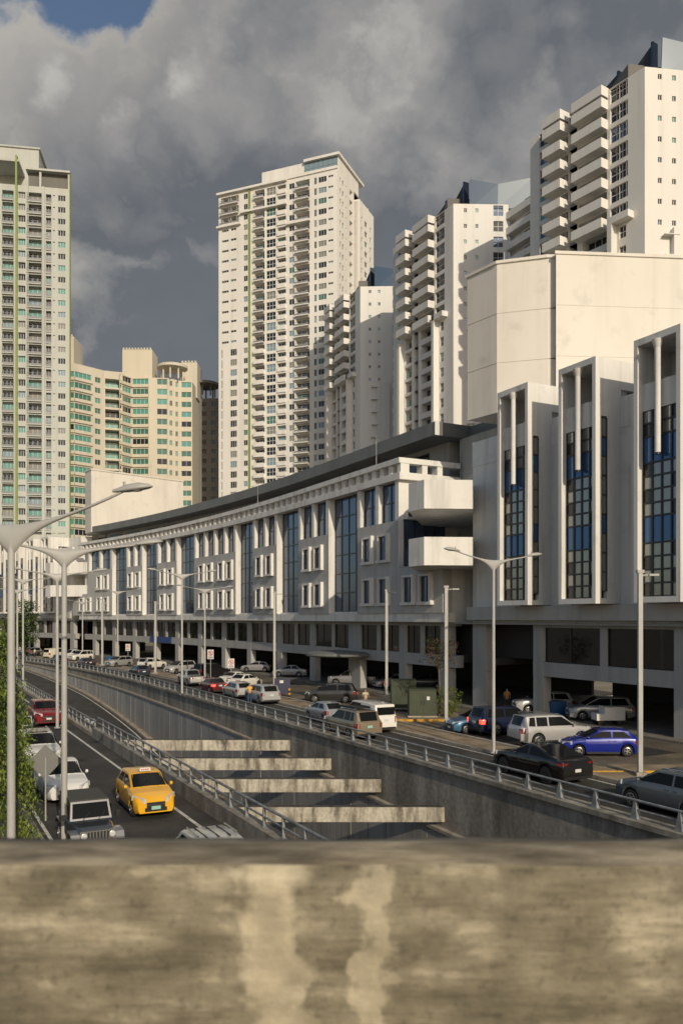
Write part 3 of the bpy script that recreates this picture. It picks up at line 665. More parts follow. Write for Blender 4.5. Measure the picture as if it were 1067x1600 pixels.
    if not mir:
        street_level(root, end, 37.4, [(16.4, 1.3), (29.4, 1.1), (36.6, 1.8), (3.5, 1.3), (9.8, 1.2)], [22.9, 13.0], 18.3, 18.5, gap=(30.0, 35.6))
    else:
        street_level(root, 152, 190, [(153.4, 1.6), (161.2, 1.2), (169.4, 1.2), (177.6, 1.2)], [157.3, 165.3, 173.5], 18.3, 18.8)
    return root
bay_block('near white building with tall framed window bays and a blind cream block on top', False, 5)
bay_block('distant white building with tall slit bays beyond the curved office building', True, 4)

# ------------------------------------------------------------------ apartment towers behind
def wall_grid(mb, P, z0, fh, nf, width, cols, m, depth_in=0.35, zt=None):
    """One tower face with real openings. P(a, z, d) gives a point (a along, d inward). cols = [(a0, a1, h0, h1, depth, (floor lo, hi))]."""
    zt = zt if zt is not None else z0 + fh * nf
    cols = sorted(cols); cuts = sorted({0, width} | {c[0] for c in cols} | {c[1] for c in cols})
    for a, b in zip(cuts, cuts[1:]):
        mid = (a + b) / 2; zz = z0
        ops = []
        for c in cols:
            if c[0] < mid < c[1]:
                lo, hi = c[5] if len(c) > 5 else (0, nf)
                for k in range(lo, hi): ops.append((z0 + k * fh + c[2], z0 + k * fh + c[3], c[4]))
        ops.sort()
        for lo, hi, d in ops:
            if lo > zz: mb.face([P(a, zz, 0), P(b, zz, 0), P(b, lo, 0), P(a, lo, 0)], m)
            mb.face([P(a, lo, 0), P(b, lo, 0), P(b, lo, d), P(a, lo, d)], m); mb.face([P(a, hi, d), P(b, hi, d), P(b, hi, 0), P(a, hi, 0)], m)
            mb.face([P(a, lo, 0), P(a, lo, d), P(a, hi, d), P(a, hi, 0)], m); mb.face([P(b, lo, d), P(b, lo, 0), P(b, hi, 0), P(b, hi, d)], m)
            mb.face([P(a, lo, d), P(b, lo, d), P(b, hi, d), P(a, hi, d)], m)
            zz = hi
        if zz < zt: mb.face([P(a, zz, 0), P(b, zz, 0), P(b, zt, 0), P(a, zt, 0)], m)
class Face:
    """A vertical face in a tower's own frame: origin o, direction angle th (left to right from outside)."""
    def __init__(s, o, th): s.o = o; s.th = th; s.d = (math.cos(th), math.sin(th)); s.n = (-math.sin(th), math.cos(th))   # n points inward
    def __call__(s, a, z, dp=0.0): return (s.o[0] + s.d[0] * a + s.n[0] * dp, s.o[1] + s.d[1] * a + s.n[1] * dp, z)
    def xy(s, a, dp=0.0): return s(a, 0, dp)[:2]
    def fbox(s, mb, a0, a1, d0, d1, z0, z1, m):
        mb.hexa([s(a0, z0, d0), s(a1, z0, d0), s(a1, z0, d1), s(a0, z0, d1), s(a0, z1, d0), s(a1, z1, d0), s(a1, z1, d1), s(a0, z1, d1)], m)
def put(name, me, root, face, a, z, dp=0.0):
    o = link(name, me, root, False, face(a, z, dp), face.th); return o
def glassy(opts):
    r = rnd.random(); acc = 0
    for g, p in opts:
        acc += p
        if r < acc: return g
    return opts[-1][0]
BC = {}
def balcony_mesh(wd, dep, h, mat, rail=True, solid=False, rm='frame_grey'):
    k = (wd, dep, h, mat, rail, solid, rm)
    if k in BC: return BC[k]
    mb = MB(); x = wd / 2
    mb.box(-x, x, -dep, 0.3, -0.15, 0.1, mat)
    if solid:
        mb.box(-x, x, -dep, -dep + .14, .1, h, mat); mb.box(-x, -x + .14, -dep + .14, 0, .1, h, mat); mb.box(x - .14, x, -dep + .14, 0, .1, h, mat)
    else:
        mb.box(-x, x, -dep, -dep + .06, h - .06, h, rm); mb.box(-x, x, -dep + .01, -dep + .05, .15, .55, rm)
        n = max(3, int(wd / .9))
        for i in range(n + 1):
            c = -x + .03 + (wd - .06) * i / n; mb.box(c - .03, c + .03, -dep, -dep + .05, .1, h - .06, rm)
    BC[k] = mb.mesh('balcony'); return BC[k]

# --- pale tower on the far left
GL1 = [('glass_dark', .5), ('glass_teal', .22), ('glass_curtain', .14), ('glass_sky', .14)]
def pale_tower():
    root = thing('apartment_tower', 'pale tower with a green vertical fin cut by the left edge of the view', 'tower', (-68.6, 208, 0), R_(9.6))
    W_ = 34.0; f = Face((-W_, 0), 0.0); fh = 2.93; nf = 38; z0 = 3.0
    A = lambda r: W_ + r
    cols = [(A(-2.7), A(-.9), 1.0, 2.35, .3), (A(-5.6), A(-4.3), .25, 2.4, .9), (A(-10.1), A(-6.6), .15, 2.55, 1.3), (A(-12.2), A(-10.5), .9, 2.5, .6), (A(-16.0), A(-13.3), .15, 2.6, 1.2),
            (A(-18.2), A(-16.5), 1.0, 2.35, .3), (A(-21.5), A(-19.6), 1.0, 2.35, .3), (A(-27), A(-23.5), .15, 2.55, 1.3)]
    cols += [(A(-3.9), A(-3.4), 2.0, 2.3, .3)]
    mb = MB(); wall_grid(mb, f, z0, fh, nf, W_, cols, 'tower_pale', zt=z0 + fh * nf + 1.2)
    zt = z0 + fh * nf + 1.2
    f.fbox(mb, 0, W_, 1.4, 1.6, 0, zt - .4, 'tower_pale'); f.fbox(mb, 0, W_ - 7, 1.6, 20, 0, zt - .4, 'tower_pale'); mb.obj('wall', root, world=False)
    mb = MB(); f.fbox(mb, W_ - .28, W_ + .002, -.15, 1.7, 0, zt, 'tower_pale'); f.fbox(mb, W_ + .003, W_ + .25, -.1, .9, 0, zt + 4.4, 'green_paint'); mb.obj('edge_strip', root, world=False)
    mb = MB(); f.fbox(mb, A(-12.75), A(-12.33), -.9, .4, 0, zt + 7, 'green_paint'); mb.obj('green_fin', root, world=False)
    for a0, a1 in ((-9.9, -9.7), (-6.4, -5.9)):
        mb = MB(); f.fbox(mb, A(a0), A(a1), -.35, .1, 0, zt, 'tower_pale'); mb.obj('rib', root, world=False)
    mb = MB(); f.fbox(mb, A(-10.4), A(.25), -.5, 1.5, zt + 3.9, zt + 4.4, 'tower_pale'); f.fbox(mb, A(-10.4), A(-3), 1.5, 9, zt + 3.9, zt + 4.4, 'tower_pale'); f.fbox(mb, A(-26), A(-12), -.5, 9, zt + 5.6, zt + 6.1, 'tower_pale')
    for a in (-7.2, -.3): f.fbox(mb, A(a), A(a + .5), 0, .5, zt, zt + 3.9, 'tower_pale')
    f.fbox(mb, A(-10), A(-.2), 1.2, 1.5, zt - .4, zt + 3.9, 'tower_grey'); mb.obj('roof_pergola', root, world=False)
    mb = MB(); f.fbox(mb, A(-19), A(-8.6), 7, 16, zt - .4, zt + 13.0, 'tower_pale'); f.fbox(mb, A(-19.4), A(-8.2), 6.6, 16.4, zt + 13.0, zt + 13.4, 'tower_pale'); mb.obj('penthouse', root, world=False)
    for k in range(9, nf):
        z = z0 + k * fh
        for (a0, a1, h0, h1, d) in [c[:5] for c in cols if c[4] < .9 and c[1] - c[0] > .6]:
            put('window', win_mesh(a1 - a0, h1 - h0, 3, 1, 'frame_white', glassy(GL1)), root, f, (a0 + a1) / 2, z + h0, d - .08)
        for (a0, a1, h0, h1, d) in [c[:5] for c in cols if c[4] >= .9]:
            put('balcony_door', win_mesh(a1 - a0, 2.2, 3, 1, 'frame_white', glassy(GL1)), root, f, (a0 + a1) / 2, z + h0, d - .08)
            big_ = a1 - a0 > 2
            put('balcony', balcony_mesh(round(a1 - a0, 2), .25 if not big_ else .5, 1.1, 'tower_pale', rm='frame_grey'), root, f, (a0 + a1) / 2, z + .15, 0)
    return root
pale_tower()

# --- cream tower in the middle of the view
GL3 = [('glass_dark', .62), ('glass_curtain', .18), ('glass_sky', .12), ('glass_green', .08)]
def cream_tower():
    X0, Y0 = -35.4, 238.0
    root = thing('apartment_tower', 'tall cream tower with a stepped top standing alone in the middle of the sky', 'tower', (X0, Y0, 0), R_(-22.6))
    W_ = 37.0; fh = 2.92; z0 = 3.0; nf = 43; f = Face((0, 0), 0.0)
    cut = 28          # below this floor the left part is flush and has other windows
    top = (nf - 3)
    cols = [(1.0, 3.3, 1.5, 2.1, .25, (cut, top)), (4.0, 5.8, 1.5, 2.1, .25, (cut, top)), (8.2, 9.5, .9, 2.4, .25), (11.7, 14.9, .2, 2.6, 1.2), (15.5, 18.4, .5, 2.6, .3), (18.9, 21.6, .3, 2.6, .9), (22.6, 24.2, .9, 2.4, .25),
            (24.6, 28.8, .2, 2.6, 1.3), (30.2, 31.0, .7, 2.5, .25), (31.5, 33.9, .9, 2.4, .25), (34.4, 35.9, 1.8, 2.3, .25)]
    cols += [(.8, 1.3, .4, 2.6, .25, (0, cut)), (3.9, 6.0, .7, 2.5, .25, (0, cut)), (.7, 6.6, .3, 2.6, 2.5, (top, nf))]
    mb = MB(); zt = z0 + fh * nf + 1.0
    wall_grid(mb, f, z0, fh, nf, W_, cols, 'tower_white', zt=zt)
    mb.face([f(0, 0, 0), f(0, 0, 24), f(0, zt, 24), f(0, zt, 0)], 'tower_white'); mb.face([f(0, zt - .5, 0), f(W_, zt - .5, 0), f(W_, zt - .5, 24), f(0, zt - .5, 24)], 'tower_white')
    mb.face([f(0, 0, 24), f(W_, 0, 24), f(W_, zt, 24), f(0, zt, 24)], 'tower_white')
    mb.obj('wall', root, world=False)
    g = Face((W_, 0), R_(90))                                    # side face
    sc = [(2.0, 2.9, .9, 2.4, .25), (3.6, 4.8, .9, 2.4, .25), (6.2, 6.8, 1.4, 2.1, .25), (9.2, 11.4, .3, 2.6, 1.2)]
    mb = MB(); wall_grid(mb, g, z0, fh, nf, 12.5, sc, 'tower_white', zt=zt); mb.obj('side_wall', root, world=False)
    hz = z0 + fh * 42
    h = Face((W_ + 1.7, 12.5), R_(90)); sc2 = [(1.2, 2.2, .9, 2.4, .25), (4.0, 6.0, .9, 2.4, .25), (8.3, 9.4, .9, 2.4, .25)]
    mb = MB(); wall_grid(mb, h, z0, fh, 41, 11.5, sc2, 'tower_white', zt=hz + 1); h.fbox(mb, 0, 11.5, .5, 5, 0, hz + .6, 'tower_white')
    mb.face([(W_, 12.5, 0), (W_ + 1.7, 12.5, 0), (W_ + 1.7, 12.5, hz + 1), (W_, 12.5, hz + 1)], 'tower_white'); mb.obj('side_wing', root, world=False)
    mb = MB(); f.fbox(mb, 10.0, 10.45, -.35, .3, 0, zt + .3, 'green_paint'); mb.obj('green_fin', root, world=False)
    # bands that step out at the upper floors
    for a0, a1, zz in ((-.3, 7.4, z0 + fh * top - .3), (7.4, 22.0, z0 + fh * (nf - 2) - .3), (22.0, 29.2, z0 + fh * (nf - 4) - .4)):
        mb = MB(); f.fbox(mb, a0, a1, -.9, .2, zz, zz + .5, 'tower_white'); mb.obj('band', root, world=False)
    mb = MB(); f.fbox(mb, -.3, 22, -.9, .3, zt - .6, zt, 'tower_white'); f.fbox(mb, 22, W_ + .1, -.3, .3, zt - .2, zt + .6, 'tower_white'); mb.obj('roof_parapet', root, world=False)
    mb = MB(); f.fbox(mb, 13.0, W_ - .4, 2.0, 17, zt - .5, zt + 4.6, 'tower_white'); f.fbox(mb, 26.5, W_ + .2, 1.0, 20, zt + 4.3, zt + 5.0, 'tower_white'); mb.obj('penthouse', root, world=False)
    for i in range(7):
        put('penthouse_glass', win_mesh(1.4, 3.4, 1, 2, 'frame_grey', 'glass_sky'), root, f, 27.2 + 1.42 * i, zt + .8, 1.8)
    for k in range(13, nf):
        z = z0 + k * fh
        for c in cols:
            lo, hi = c[5] if len(c) > 5 else (0, nf)
            if not lo <= k < hi: continue
            a0, a1, h0, h1, d = c[:5]; wd = a1 - a0; mid = (a0 + a1) / 2
            if d >= .9:
                put('balcony_door', win_mesh(round(wd, 2), 2.15, 3, 1, 'frame_white', glassy(GL3)), root, f, mid, z + h0, d - .08)
                put('balcony', balcony_mesh(round(wd, 2), .9 if wd > 3 else .3, 1.05, 'tower_white', solid=(mid < 14 and k < cut) or 18 < mid < 22), root, f, mid, z + h0, 0)
            else:
                put('window', win_mesh(round(wd, 2), round(h1 - h0, 2), 2 if wd < 2 else 3, 2 if h1 - h0 > 1.9 else 1, 'frame_white', glassy(GL3)), root, f, mid, z + h0, d - .08)
        for fc, cs in ((g, sc), (h, sc2)):
            if fc is h and k > 40: continue
            for a0, a1, h0, h1, d in cs:
                put('side_window', win_mesh(round(a1 - a0, 2), round(h1 - h0, 2), 2, 1, 'frame_white', glassy(GL3)), root, fc, (a0 + a1) / 2, z + h0, d - .08)
    return root
cream_tower()

# --- three white towers in a row to the right
GL4 = [('glass_dark', .5), ('glass_teal', .22), ('glass_navy', .28)]
def white_tower():
    root = thing('apartment_tower', '', 'tower', (0, 0, 0), 0)
    fh = 3.0; nf = 27; z0 = 6.0; zt = z0 + fh * nf - .2; up = nf - 7                       # storeys above `up` carry the projecting balconies
    g = Face((0, 0), 0.0); gw = 10.6                                                   # sunlit face
    sc = [(2.0, 2.6, 1.2, 1.95, .2, (up - 1, nf)), (4.2, 4.8, 1.2, 1.95, .2, (up - 1, nf)), (7.7, 9.6, .6, 2.6, .25)]
    mb = MB(); wall_grid(mb, g, z0, fh, nf, gw, sc, 'tower_white', zt=zt)
    th = math.atan2(-math.cos(R_(26)), math.sin(R_(26)))                               # balcony face runs back from the corner
    Lw = 22.0; o = (-math.cos(th) * Lw, -math.sin(th) * Lw); f = Face(o, th)
    def B(r): return Lw - r                                                            # r measured from the corner
    fc = [(B(6.0), B(2.9), .45, 2.7, .3, (up, nf)), (B(12.0), B(6.6), .15, 2.7, 1.6, (up, nf)), (B(13.8), B(12.2), 0.0, 3.0, 2.6), (B(17.4), B(14.0), .15, 2.7, 1.5, (up, nf)), (B(20.0), B(18.0), .45, 2.7, .3, (up, nf)),
          (B(4.4), B(3.2), .6, 2.4, .3, (0, up)), (B(11.2), B(6.2), .9, 2.8, 1.6, (0, up)), (B(17.2), B(14.6), .4, 2.8, 1.2, (0, up))]
    wall_grid(mb, f, z0, fh, nf, Lw, fc, 'tower_white', zt=zt)
    wall_grid(mb, g, 0, z0, 1, gw, [], 'tower_white'); wall_grid(mb, f, 0, z0, 1, Lw, [], 'tower_white')
    back = f.xy(0, 0); P = [(0, 0), (gw, 0), (gw, 24), (back[0] + 4, back[1] + 6), back]
    mb.face([(x, y, zt - .6) for x, y in P], 'tower_white')
    for (xa, ya), (xb, yb) in zip(P[1:], P[2:]): mb.face([(xa, ya, 0), (xb, yb, 0), (xb, yb, zt), (xa, ya, zt)], 'tower_white')
    mb.obj('wall', root, world=False)
    # a wing that comes forward again on the right, with its own balconies
    q = Face((gw + 6.2, -9.8), th + 0.0); qo = (gw + .2, .9); wl = 11.0
    o2 = (gw + .6 , 1.2); q = Face(o2, th)
    mb = MB(); q.fbox(mb, 0, wl, .05, 9, 0, zt - .4, 'tower_white'); mb.obj('right_wing', root, world=False)
    for k in range(up - 6, nf):
        z = z0 + k * fh
        put('wing_window', win_mesh(2.6, 1.9, 3, 1, 'frame_white', glassy(GL4)), root, q, 5.6, z + .6, 0)
        put('balcony', balcony_mesh(8.4, 1.5, 1.15, 'tower_white', solid=True), root, q, 4.6, z + .05, 0)
    # the wide white column that divides the lower storeys
    mb = MB(); f.fbox(mb, B(5.6), B(4.8), -1.3, .1, 0, z0 + fh * up + .8, 'tower_white'); f.fbox(mb, B(5.6), B(4.8) + 2.9, -1.3, -.0, z0 + fh * up - .2, z0 + fh * up + .8, 'tower_white')
    f.fbox(mb, B(18.6), B(17.6), -1.2, .1, 0, z0 + fh * up - 1, 'tower_white'); mb.obj('buttress', root, world=False)
    mb = MB(); f.fbox(mb, B(13.8), B(12.2), 1.6, 2.4, z0, z0 + fh * up, 'glass_navy'); mb.obj('stair_glass', root, world=False)
    for k in range(max(0, up - 9), nf):
        z = z0 + k * fh
        for c in sc:
            lo, hi = c[5] if len(c) > 5 else (0, nf)
            if lo <= k < hi:
                put('window', win_mesh(round(c[1] - c[0], 2), round(c[3] - c[2], 2), 2, 2 if c[1] - c[0] > 1 else 1, 'frame_white', glassy(GL4), .05), root, g, (c[0] + c[1]) / 2, z + c[2], c[4] - .06)
        for c in fc:
            lo, hi = c[5] if len(c) > 5 else (0, nf)
            if not lo <= k < hi or c[3] - c[2] > 2.9: continue
            wd = round(c[1] - c[0], 2); mid = (c[0] + c[1]) / 2
            if c[4] > 1:
                put('balcony_door', win_mesh(wd, 1.9, 4, 1, 'frame_white', glassy(GL4)), root, f, mid, z + c[2], c[4] - .08)
                if k >= up:
                    put('balcony', balcony_mesh(wd + .3, 1.5 if wd > 4 else 2.1, 1.25, 'tower_white', solid=True), root, f, mid, z + .05, 0)
            else:
                put('window', win_mesh(wd, round(c[3] - c[2], 2), 3 if wd > 2 else 2, 2, 'frame_white', glassy(GL4)), root, f, mid, z + c[2], c[4] - .08)
    for a0, a1, d in ((6.45, 12.15, 1.5), (13.85, 17.55, 2.1)):                            # roof slabs over the top balconies
        mb = MB(); f.fbox(mb, B(a1), B(a0), -d, .2, zt - 1.1, zt + .35, 'tower_white'); mb.obj('balcony_roof', root, world=False)
    # ledges on the lower part of the sunlit face
    for k in range(max(0, up - 9), up - 1):
        mb = MB(); z = z0 + k * fh; g.fbox(mb, 2.6, 4.9, -1.0, 0, z + 2.5, z + 2.62, 'tower_white'); mb.obj('ledge', root, world=False)
    mb = MB(); g.fbox(mb, 4.0, 7.0, -.9, 0, z0, z0 + fh * (up - 1) + .6, 'tower_white'); mb.obj('shaft', root, world=False)
    # mirror-glass crown with dark louvred ends
    for pa, pb, ha, hb in (((3.4, 1.6), (8.8, 1.1), 5.4, 4.3), ((8.8, 1.1), (15.5, .9), 4.3, 5.6)):
        mb = MB(); mb.hexa([(*pa, zt - .2), (*pb, zt - .2), (pb[0], pb[1] + .2, zt - .2), (pa[0], pa[1] + .2, zt - .2), (pa[0], pa[1] - .4, zt + ha), (pb[0], pb[1] - .4, zt + hb), (pb[0], pb[1] - .2, zt + hb), (pa[0], pa[1] - .2, zt + ha)], 'glass_mirror'); mb.obj('glass_screen', root, world=False)
    for r0, r1, zz, dd in ((1.2, 6.2, 5.2, 3.4), (7.2, 12.8, 4.2, 3.4)):
        mb = MB(); mb.hexa([f(B(r1), zt - .2, dd + .6), f(B(r0), zt - .2, dd + .6), f(B(r0), zt - .2, dd + .9), f(B(r1), zt - .2, dd + .9), f(B(r1), zt + 2.0, dd), f(B(r0), zt + zz, dd), f(B(r0), zt + zz, dd + .3), f(B(r1), zt + 2.0, dd + .3)], 'frame_dark')
        mb.obj('louvre_screen', root, world=False)
        mb = MB(); f.fbox(mb, B(r0) - .1, B(r0) + .25, dd - .2, dd + 1.0, zt - .2, zt + zz + .3, 'glass_mirror'); mb.obj('screen_edge', root, world=False)
        mb = MB(); f.fbox(mb, B(r1) - .25, B(r1), dd - .2, dd + 1.0, zt - .2, zt + 2.2, 'glass_mirror'); mb.obj('screen_edge', root, world=False)
    mb = MB(); mb.prism([(-.5, 4), (9, 4), (9, 14), (-.5, 14)], zt - .5, zt + 3.0, 'tower_grey'); mb.obj('plant_room', root, world=False)
    return root
wt = white_tower()
def copy_tree(o, parent=None):
    c = o.copy(); COL.objects.link(c)
    if parent is not None: c.parent = parent
    for ch in o.children: copy_tree(ch, c)
    return c
specs = [((43.6, 118.7), 8, 'near white balcony tower at the right edge, tallest in the view'), ((21.4, 158.0), 2, 'white balcony tower rising beside the cream blind block, middle of its row of three'), ((4.5, 197.6), -2, 'small far white balcony tower partly in shadow next to the cream tower')]
kids = list(wt.children_recursive)
for i, ((x, y), rot, lab) in enumerate(specs):
    o = wt if i == 0 else copy_tree(wt)
    o.location = (x, y, 0); o.rotation_euler = (0, 0, R_(rot)); o['label'] = lab; o['group'] = 'white balcony towers in a row'

# --- older towers with green window bands, left of the middle
GL2 = [('glass_green', .45), ('glass_teal', .33), ('glass_dark', .22)]
def band_tower(label, xy, rz, faces, depth_poly, zt, mat, floors, z_first, fh, caps, gl=GL2, canopies=()):
    root = thing('apartment_block', label, 'apartment block', (*xy, 0), R_(rz))
    mb = MB(); wins = []
    for o, th, wd, cols in faces:
        f = Face(o, R_(th)); n = int((zt - z_first) / fh)
        wall_grid(mb, f, z_first, fh, n, wd, cols, mat, zt=zt); wins.append((f, cols, n))
        wall_grid(mb, f, 0, z_first, 1, wd, [], mat)
    mb.face([(x, y, zt - .3) for x, y in depth_poly], mat)
    for (xa, ya), (xb, yb) in list(zip(depth_poly, depth_poly[1:] + depth_poly[:1]))[len(faces):]: mb.face([(xa, ya, 0), (xb, yb, 0), (xb, yb, zt - .31), (xa, ya, zt - .31)], mat)
    mb.obj('wall', root, world=False)
    for f, cols, n in wins:
        for k in range(max(0, n - floors), n):
            for c in cols:
                wd = c[1] - c[0]
                put('window', win_mesh(round(wd, 2), round(c[3] - c[2], 2), max(2, int(wd / 1.2)), 1, 'frame_white' if gl is GL2 else 'frame_grey', glassy(gl)), root, f, (c[0] + c[1]) / 2, z_first + k * fh + c[2], c[4] - .08)
                if wd > 3.0 and c[4] < .6:
                    kk = ('sill', round(wd, 1), mat)
                    if kk not in BC:
                        q = MB(); q.box(-wd / 2 - .2, wd / 2 + .2, -.45, 0, -.9, -.02, mat); BC[kk] = q.mesh('spandrel')
                    put('spandrel', BC[kk], root, f, (c[0] + c[1]) / 2, z_first + k * fh + c[2], 0)
    for x0, x1, y0, y1, za, zb, m in caps:
        mb = MB(); mb.box(x0, x1, y0, y1, za, zb, m)
        nn = int((x1 - x0) / .9)
        for i in range(nn): mb.box(x0 + (x1 - x0) * (i + .2) / nn, x0 + (x1 - x0) * (i + .7) / nn, y0 - .12, y0, zb - .1, zb + .5, m)
        mb.obj('roof_block', root, world=False)
    for cx, cy, r, z, m in canopies:
        mb = MB(); mb.lathe([(r * .5, -.9), (r, -.5), (r, .3), (r * .6, .5)], m, 28, c=(cx, cy, z)); mb.obj('roof_canopy', root, world=False)
        for aa in range(0, 360, 45):
            mb = MB(); mb.tube((cx + r * .7 * math.cos(R_(aa)), cy + r * .7 * math.sin(R_(aa)), z - 4), (cx + r * .7 * math.cos(R_(aa)), cy + r * .7 * math.sin(R_(aa)), z - .6), .25, .25, m, 8); mb.obj('canopy_post', root, world=False)
    return root
band_tower('cream apartment block with wrapping green window bands beside the pale left tower', (-76.0, 235.0), 0,
    [((-18, 0), 0, 18.0, [(1.0, 9.2, 1.05, 2.7, .3), (10.4, 17.85, 1.05, 2.7, .3)]), ((0, 0), 48, 9.55, [(.1, 5.4, 1.05, 2.7, .3), (6.6, 8.4, 1.0, 2.5, .3)]), ((6.4, 7.1), 20, 5.2, [(.3, 4.9, .35, 2.75, 2.4)])],
    [(-18, 0), (0, 0), (6.4, 7.1), (11.3, 8.9), (11.3, 22), (-18, 22)], 80.0, 'tower_cream', 22, 3.0, 3.0,
    [(-18, -1.5, 4, 12, 79.5, 89, 'tower_cream')])
band_tower('buff apartment block with green windows and a round roof canopy on posts', (-65.4, 243.0), 0,
    [((0, 0), 62, 5.4, [(.3, 5.1, 1.0, 2.7, .3)]), ((2.5, 4.8), -4, 5.2, [(.2, 5.0, 1.0, 2.7, .3)]), ((7.7, 4.4), 6, 5.4, [(2.4, 5.35, 1.0, 2.7, .3)]), ((13.1, 5.0), 40, 4.4, [(.8, 1.7, .9, 2.4, .3), (2.8, 3.6, .9, 2.4, .3)]), ((16.47, 7.83), 2, 3.6, [(.3, 3.3, 1.0, 2.6, .3)])],
    [(0, 0), (2.5, 4.8), (7.7, 4.4), (13.1, 5.0), (16.47, 7.83), (20.07, 7.96), (20.07, 26), (0, 26)], 79.5, 'tower_buff', 22, 1.5, 3.0,
    [(-.8, 8.2, 6.5, 14, 79, 88.6, 'tower_buff'), (15.5, 20.5, 14, 22, 76, 87.0, 'tower_cream')], canopies=[(14.0, 8.0, 4.6, 83.6, 'tower_cream')])
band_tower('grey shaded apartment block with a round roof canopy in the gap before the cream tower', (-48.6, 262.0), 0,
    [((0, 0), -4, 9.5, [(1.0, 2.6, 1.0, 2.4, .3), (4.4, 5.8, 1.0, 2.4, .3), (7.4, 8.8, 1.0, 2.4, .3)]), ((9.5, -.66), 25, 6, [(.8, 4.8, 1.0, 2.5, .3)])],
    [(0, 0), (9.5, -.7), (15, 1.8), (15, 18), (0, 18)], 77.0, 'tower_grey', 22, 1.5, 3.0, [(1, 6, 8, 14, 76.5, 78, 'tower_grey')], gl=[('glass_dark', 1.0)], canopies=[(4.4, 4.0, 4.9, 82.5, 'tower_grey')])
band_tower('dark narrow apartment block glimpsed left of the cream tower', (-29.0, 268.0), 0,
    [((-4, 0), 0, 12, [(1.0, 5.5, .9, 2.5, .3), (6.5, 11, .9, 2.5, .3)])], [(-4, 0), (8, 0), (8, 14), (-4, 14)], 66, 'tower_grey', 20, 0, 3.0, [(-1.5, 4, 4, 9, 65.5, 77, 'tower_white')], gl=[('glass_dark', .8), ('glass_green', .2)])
# --- low grey office building at the far left, behind the hedge
root = thing('grey_building', 'grey low office building with dark strip windows at the left edge behind the lamp posts', 'building', (-76.5, 197, 0), R_(16))
f = Face((-30, 0), 0); mb = MB(); gc = [(2, 12, 1.1, 2.7, .3), (14, 24, 1.1, 2.7, .3), (25.5, 29.2, 1.1, 2.7, .3)]
wall_grid(mb, f, 0.5, 4.1, 6, 30, gc, 'plaster_grey', zt=26); mb.box(-30, 0, .9, 20, 0, 25.5, 'plaster_grey'); mb.obj('wall', root, world=False)
mb = MB(); mb.face([(0, 0, 0), (0, 20, 0), (0, 20, 26), (0, 0, 26)], 'plaster_grey'); mb.obj('side_wall', root, world=False)
for k in range(6):
    for a0, a1, h0, h1, d in gc: put('window', win_mesh(a1 - a0, h1 - h0, int((a1 - a0) / 1.3), 1, 'frame_dark', 'glass_navy'), root, f, (a0 + a1) / 2, .5 + 4.1 * k + h0, d - .08)

# ------------------------------------------------------------------ vehicles
KIND = {
 # L length, W width, H height, r wheel radius, wb wheelbase, fo front overhang; zn nose, zc cowl, cx cowl x from front, rf roof front, rr roof rear, rg rear glass base (from rear), zg, zd tail height, dk deck
 'hatch': dict(L=3.65, W=1.60, H=1.48, r=.29, wb=2.39, fo=.68, zn=.74, zc=1.00, cx=.95, rf=1.72, rr=.50, rg=.10, zg=1.00, zb=.98, clr=.17),
 'hatch_big': dict(L=4.1, W=1.72, H=1.46, r=.31, wb=2.57, fo=.82, zn=.72, zc=.98, cx=1.12, rf=1.95, rr=.62, rg=.12, zg=.98, zb=.97, clr=.17),
 'sedan': dict(L=4.45, W=1.72, H=1.47, r=.31, wb=2.6, fo=.85, zn=.70, zc=.98, cx=1.2, rf=2.0, rr=1.35, rg=.72, zg=1.03, zb=.96, clr=.17, deck=1.0),
 'suv': dict(L=4.5, W=1.82, H=1.68, r=.35, wb=2.66, fo=.88, zn=.92, zc=1.14, cx=1.12, rf=1.95, rr=.45, rg=.12, zg=1.12, zb=1.10, clr=.24),
 'suv_big': dict(L=4.75, W=1.88, H=1.82, r=.38, wb=2.79, fo=.85, zn=1.0, zc=1.2, cx=1.2, rf=1.95, rr=.35, rg=.10, zg=1.16, zb=1.14, clr=.27),
 'coupe_suv': dict(L=4.94, W=1.98, H=1.68, r=.40, wb=2.97, fo=.92, zn=.94, zc=1.16, cx=1.5, rf=2.35, rr=1.75, rg=.35, zg=1.22, zb=1.13, clr=.24, deck=1.16),
 'van': dict(L=4.7, W=1.70, H=1.92, r=.33, wb=2.7, fo=.75, zn=.92, zc=1.12, cx=.45, rf=1.15, rr=.22, rg=.06, zg=1.16, zb=1.10, clr=.22),
 'mpv': dict(L=4.6, W=1.80, H=1.70, r=.33, wb=2.75, fo=.88, zn=.82, zc=1.08, cx=.98, rf=2.0, rr=.45, rg=.1, zg=1.08, zb=1.05, clr=.2),
 'pickup': dict(L=5.2, W=1.84, H=1.76, r=.39, wb=3.08, fo=.9, zn=.98, zc=1.16, cx=1.25, rf=1.95, rr=2.05, rg=1.75, zg=1.14, zb=1.12, clr=.3, deck=1.12),
 'wagon': dict(L=4.3, W=1.68, H=1.50, r=.30, wb=2.45, fo=.8, zn=.74, zc=.96, cx=1.05, rf=1.8, rr=.35, rg=.1, zg=.98, zb=.94, clr=.18),
}
WM = {}
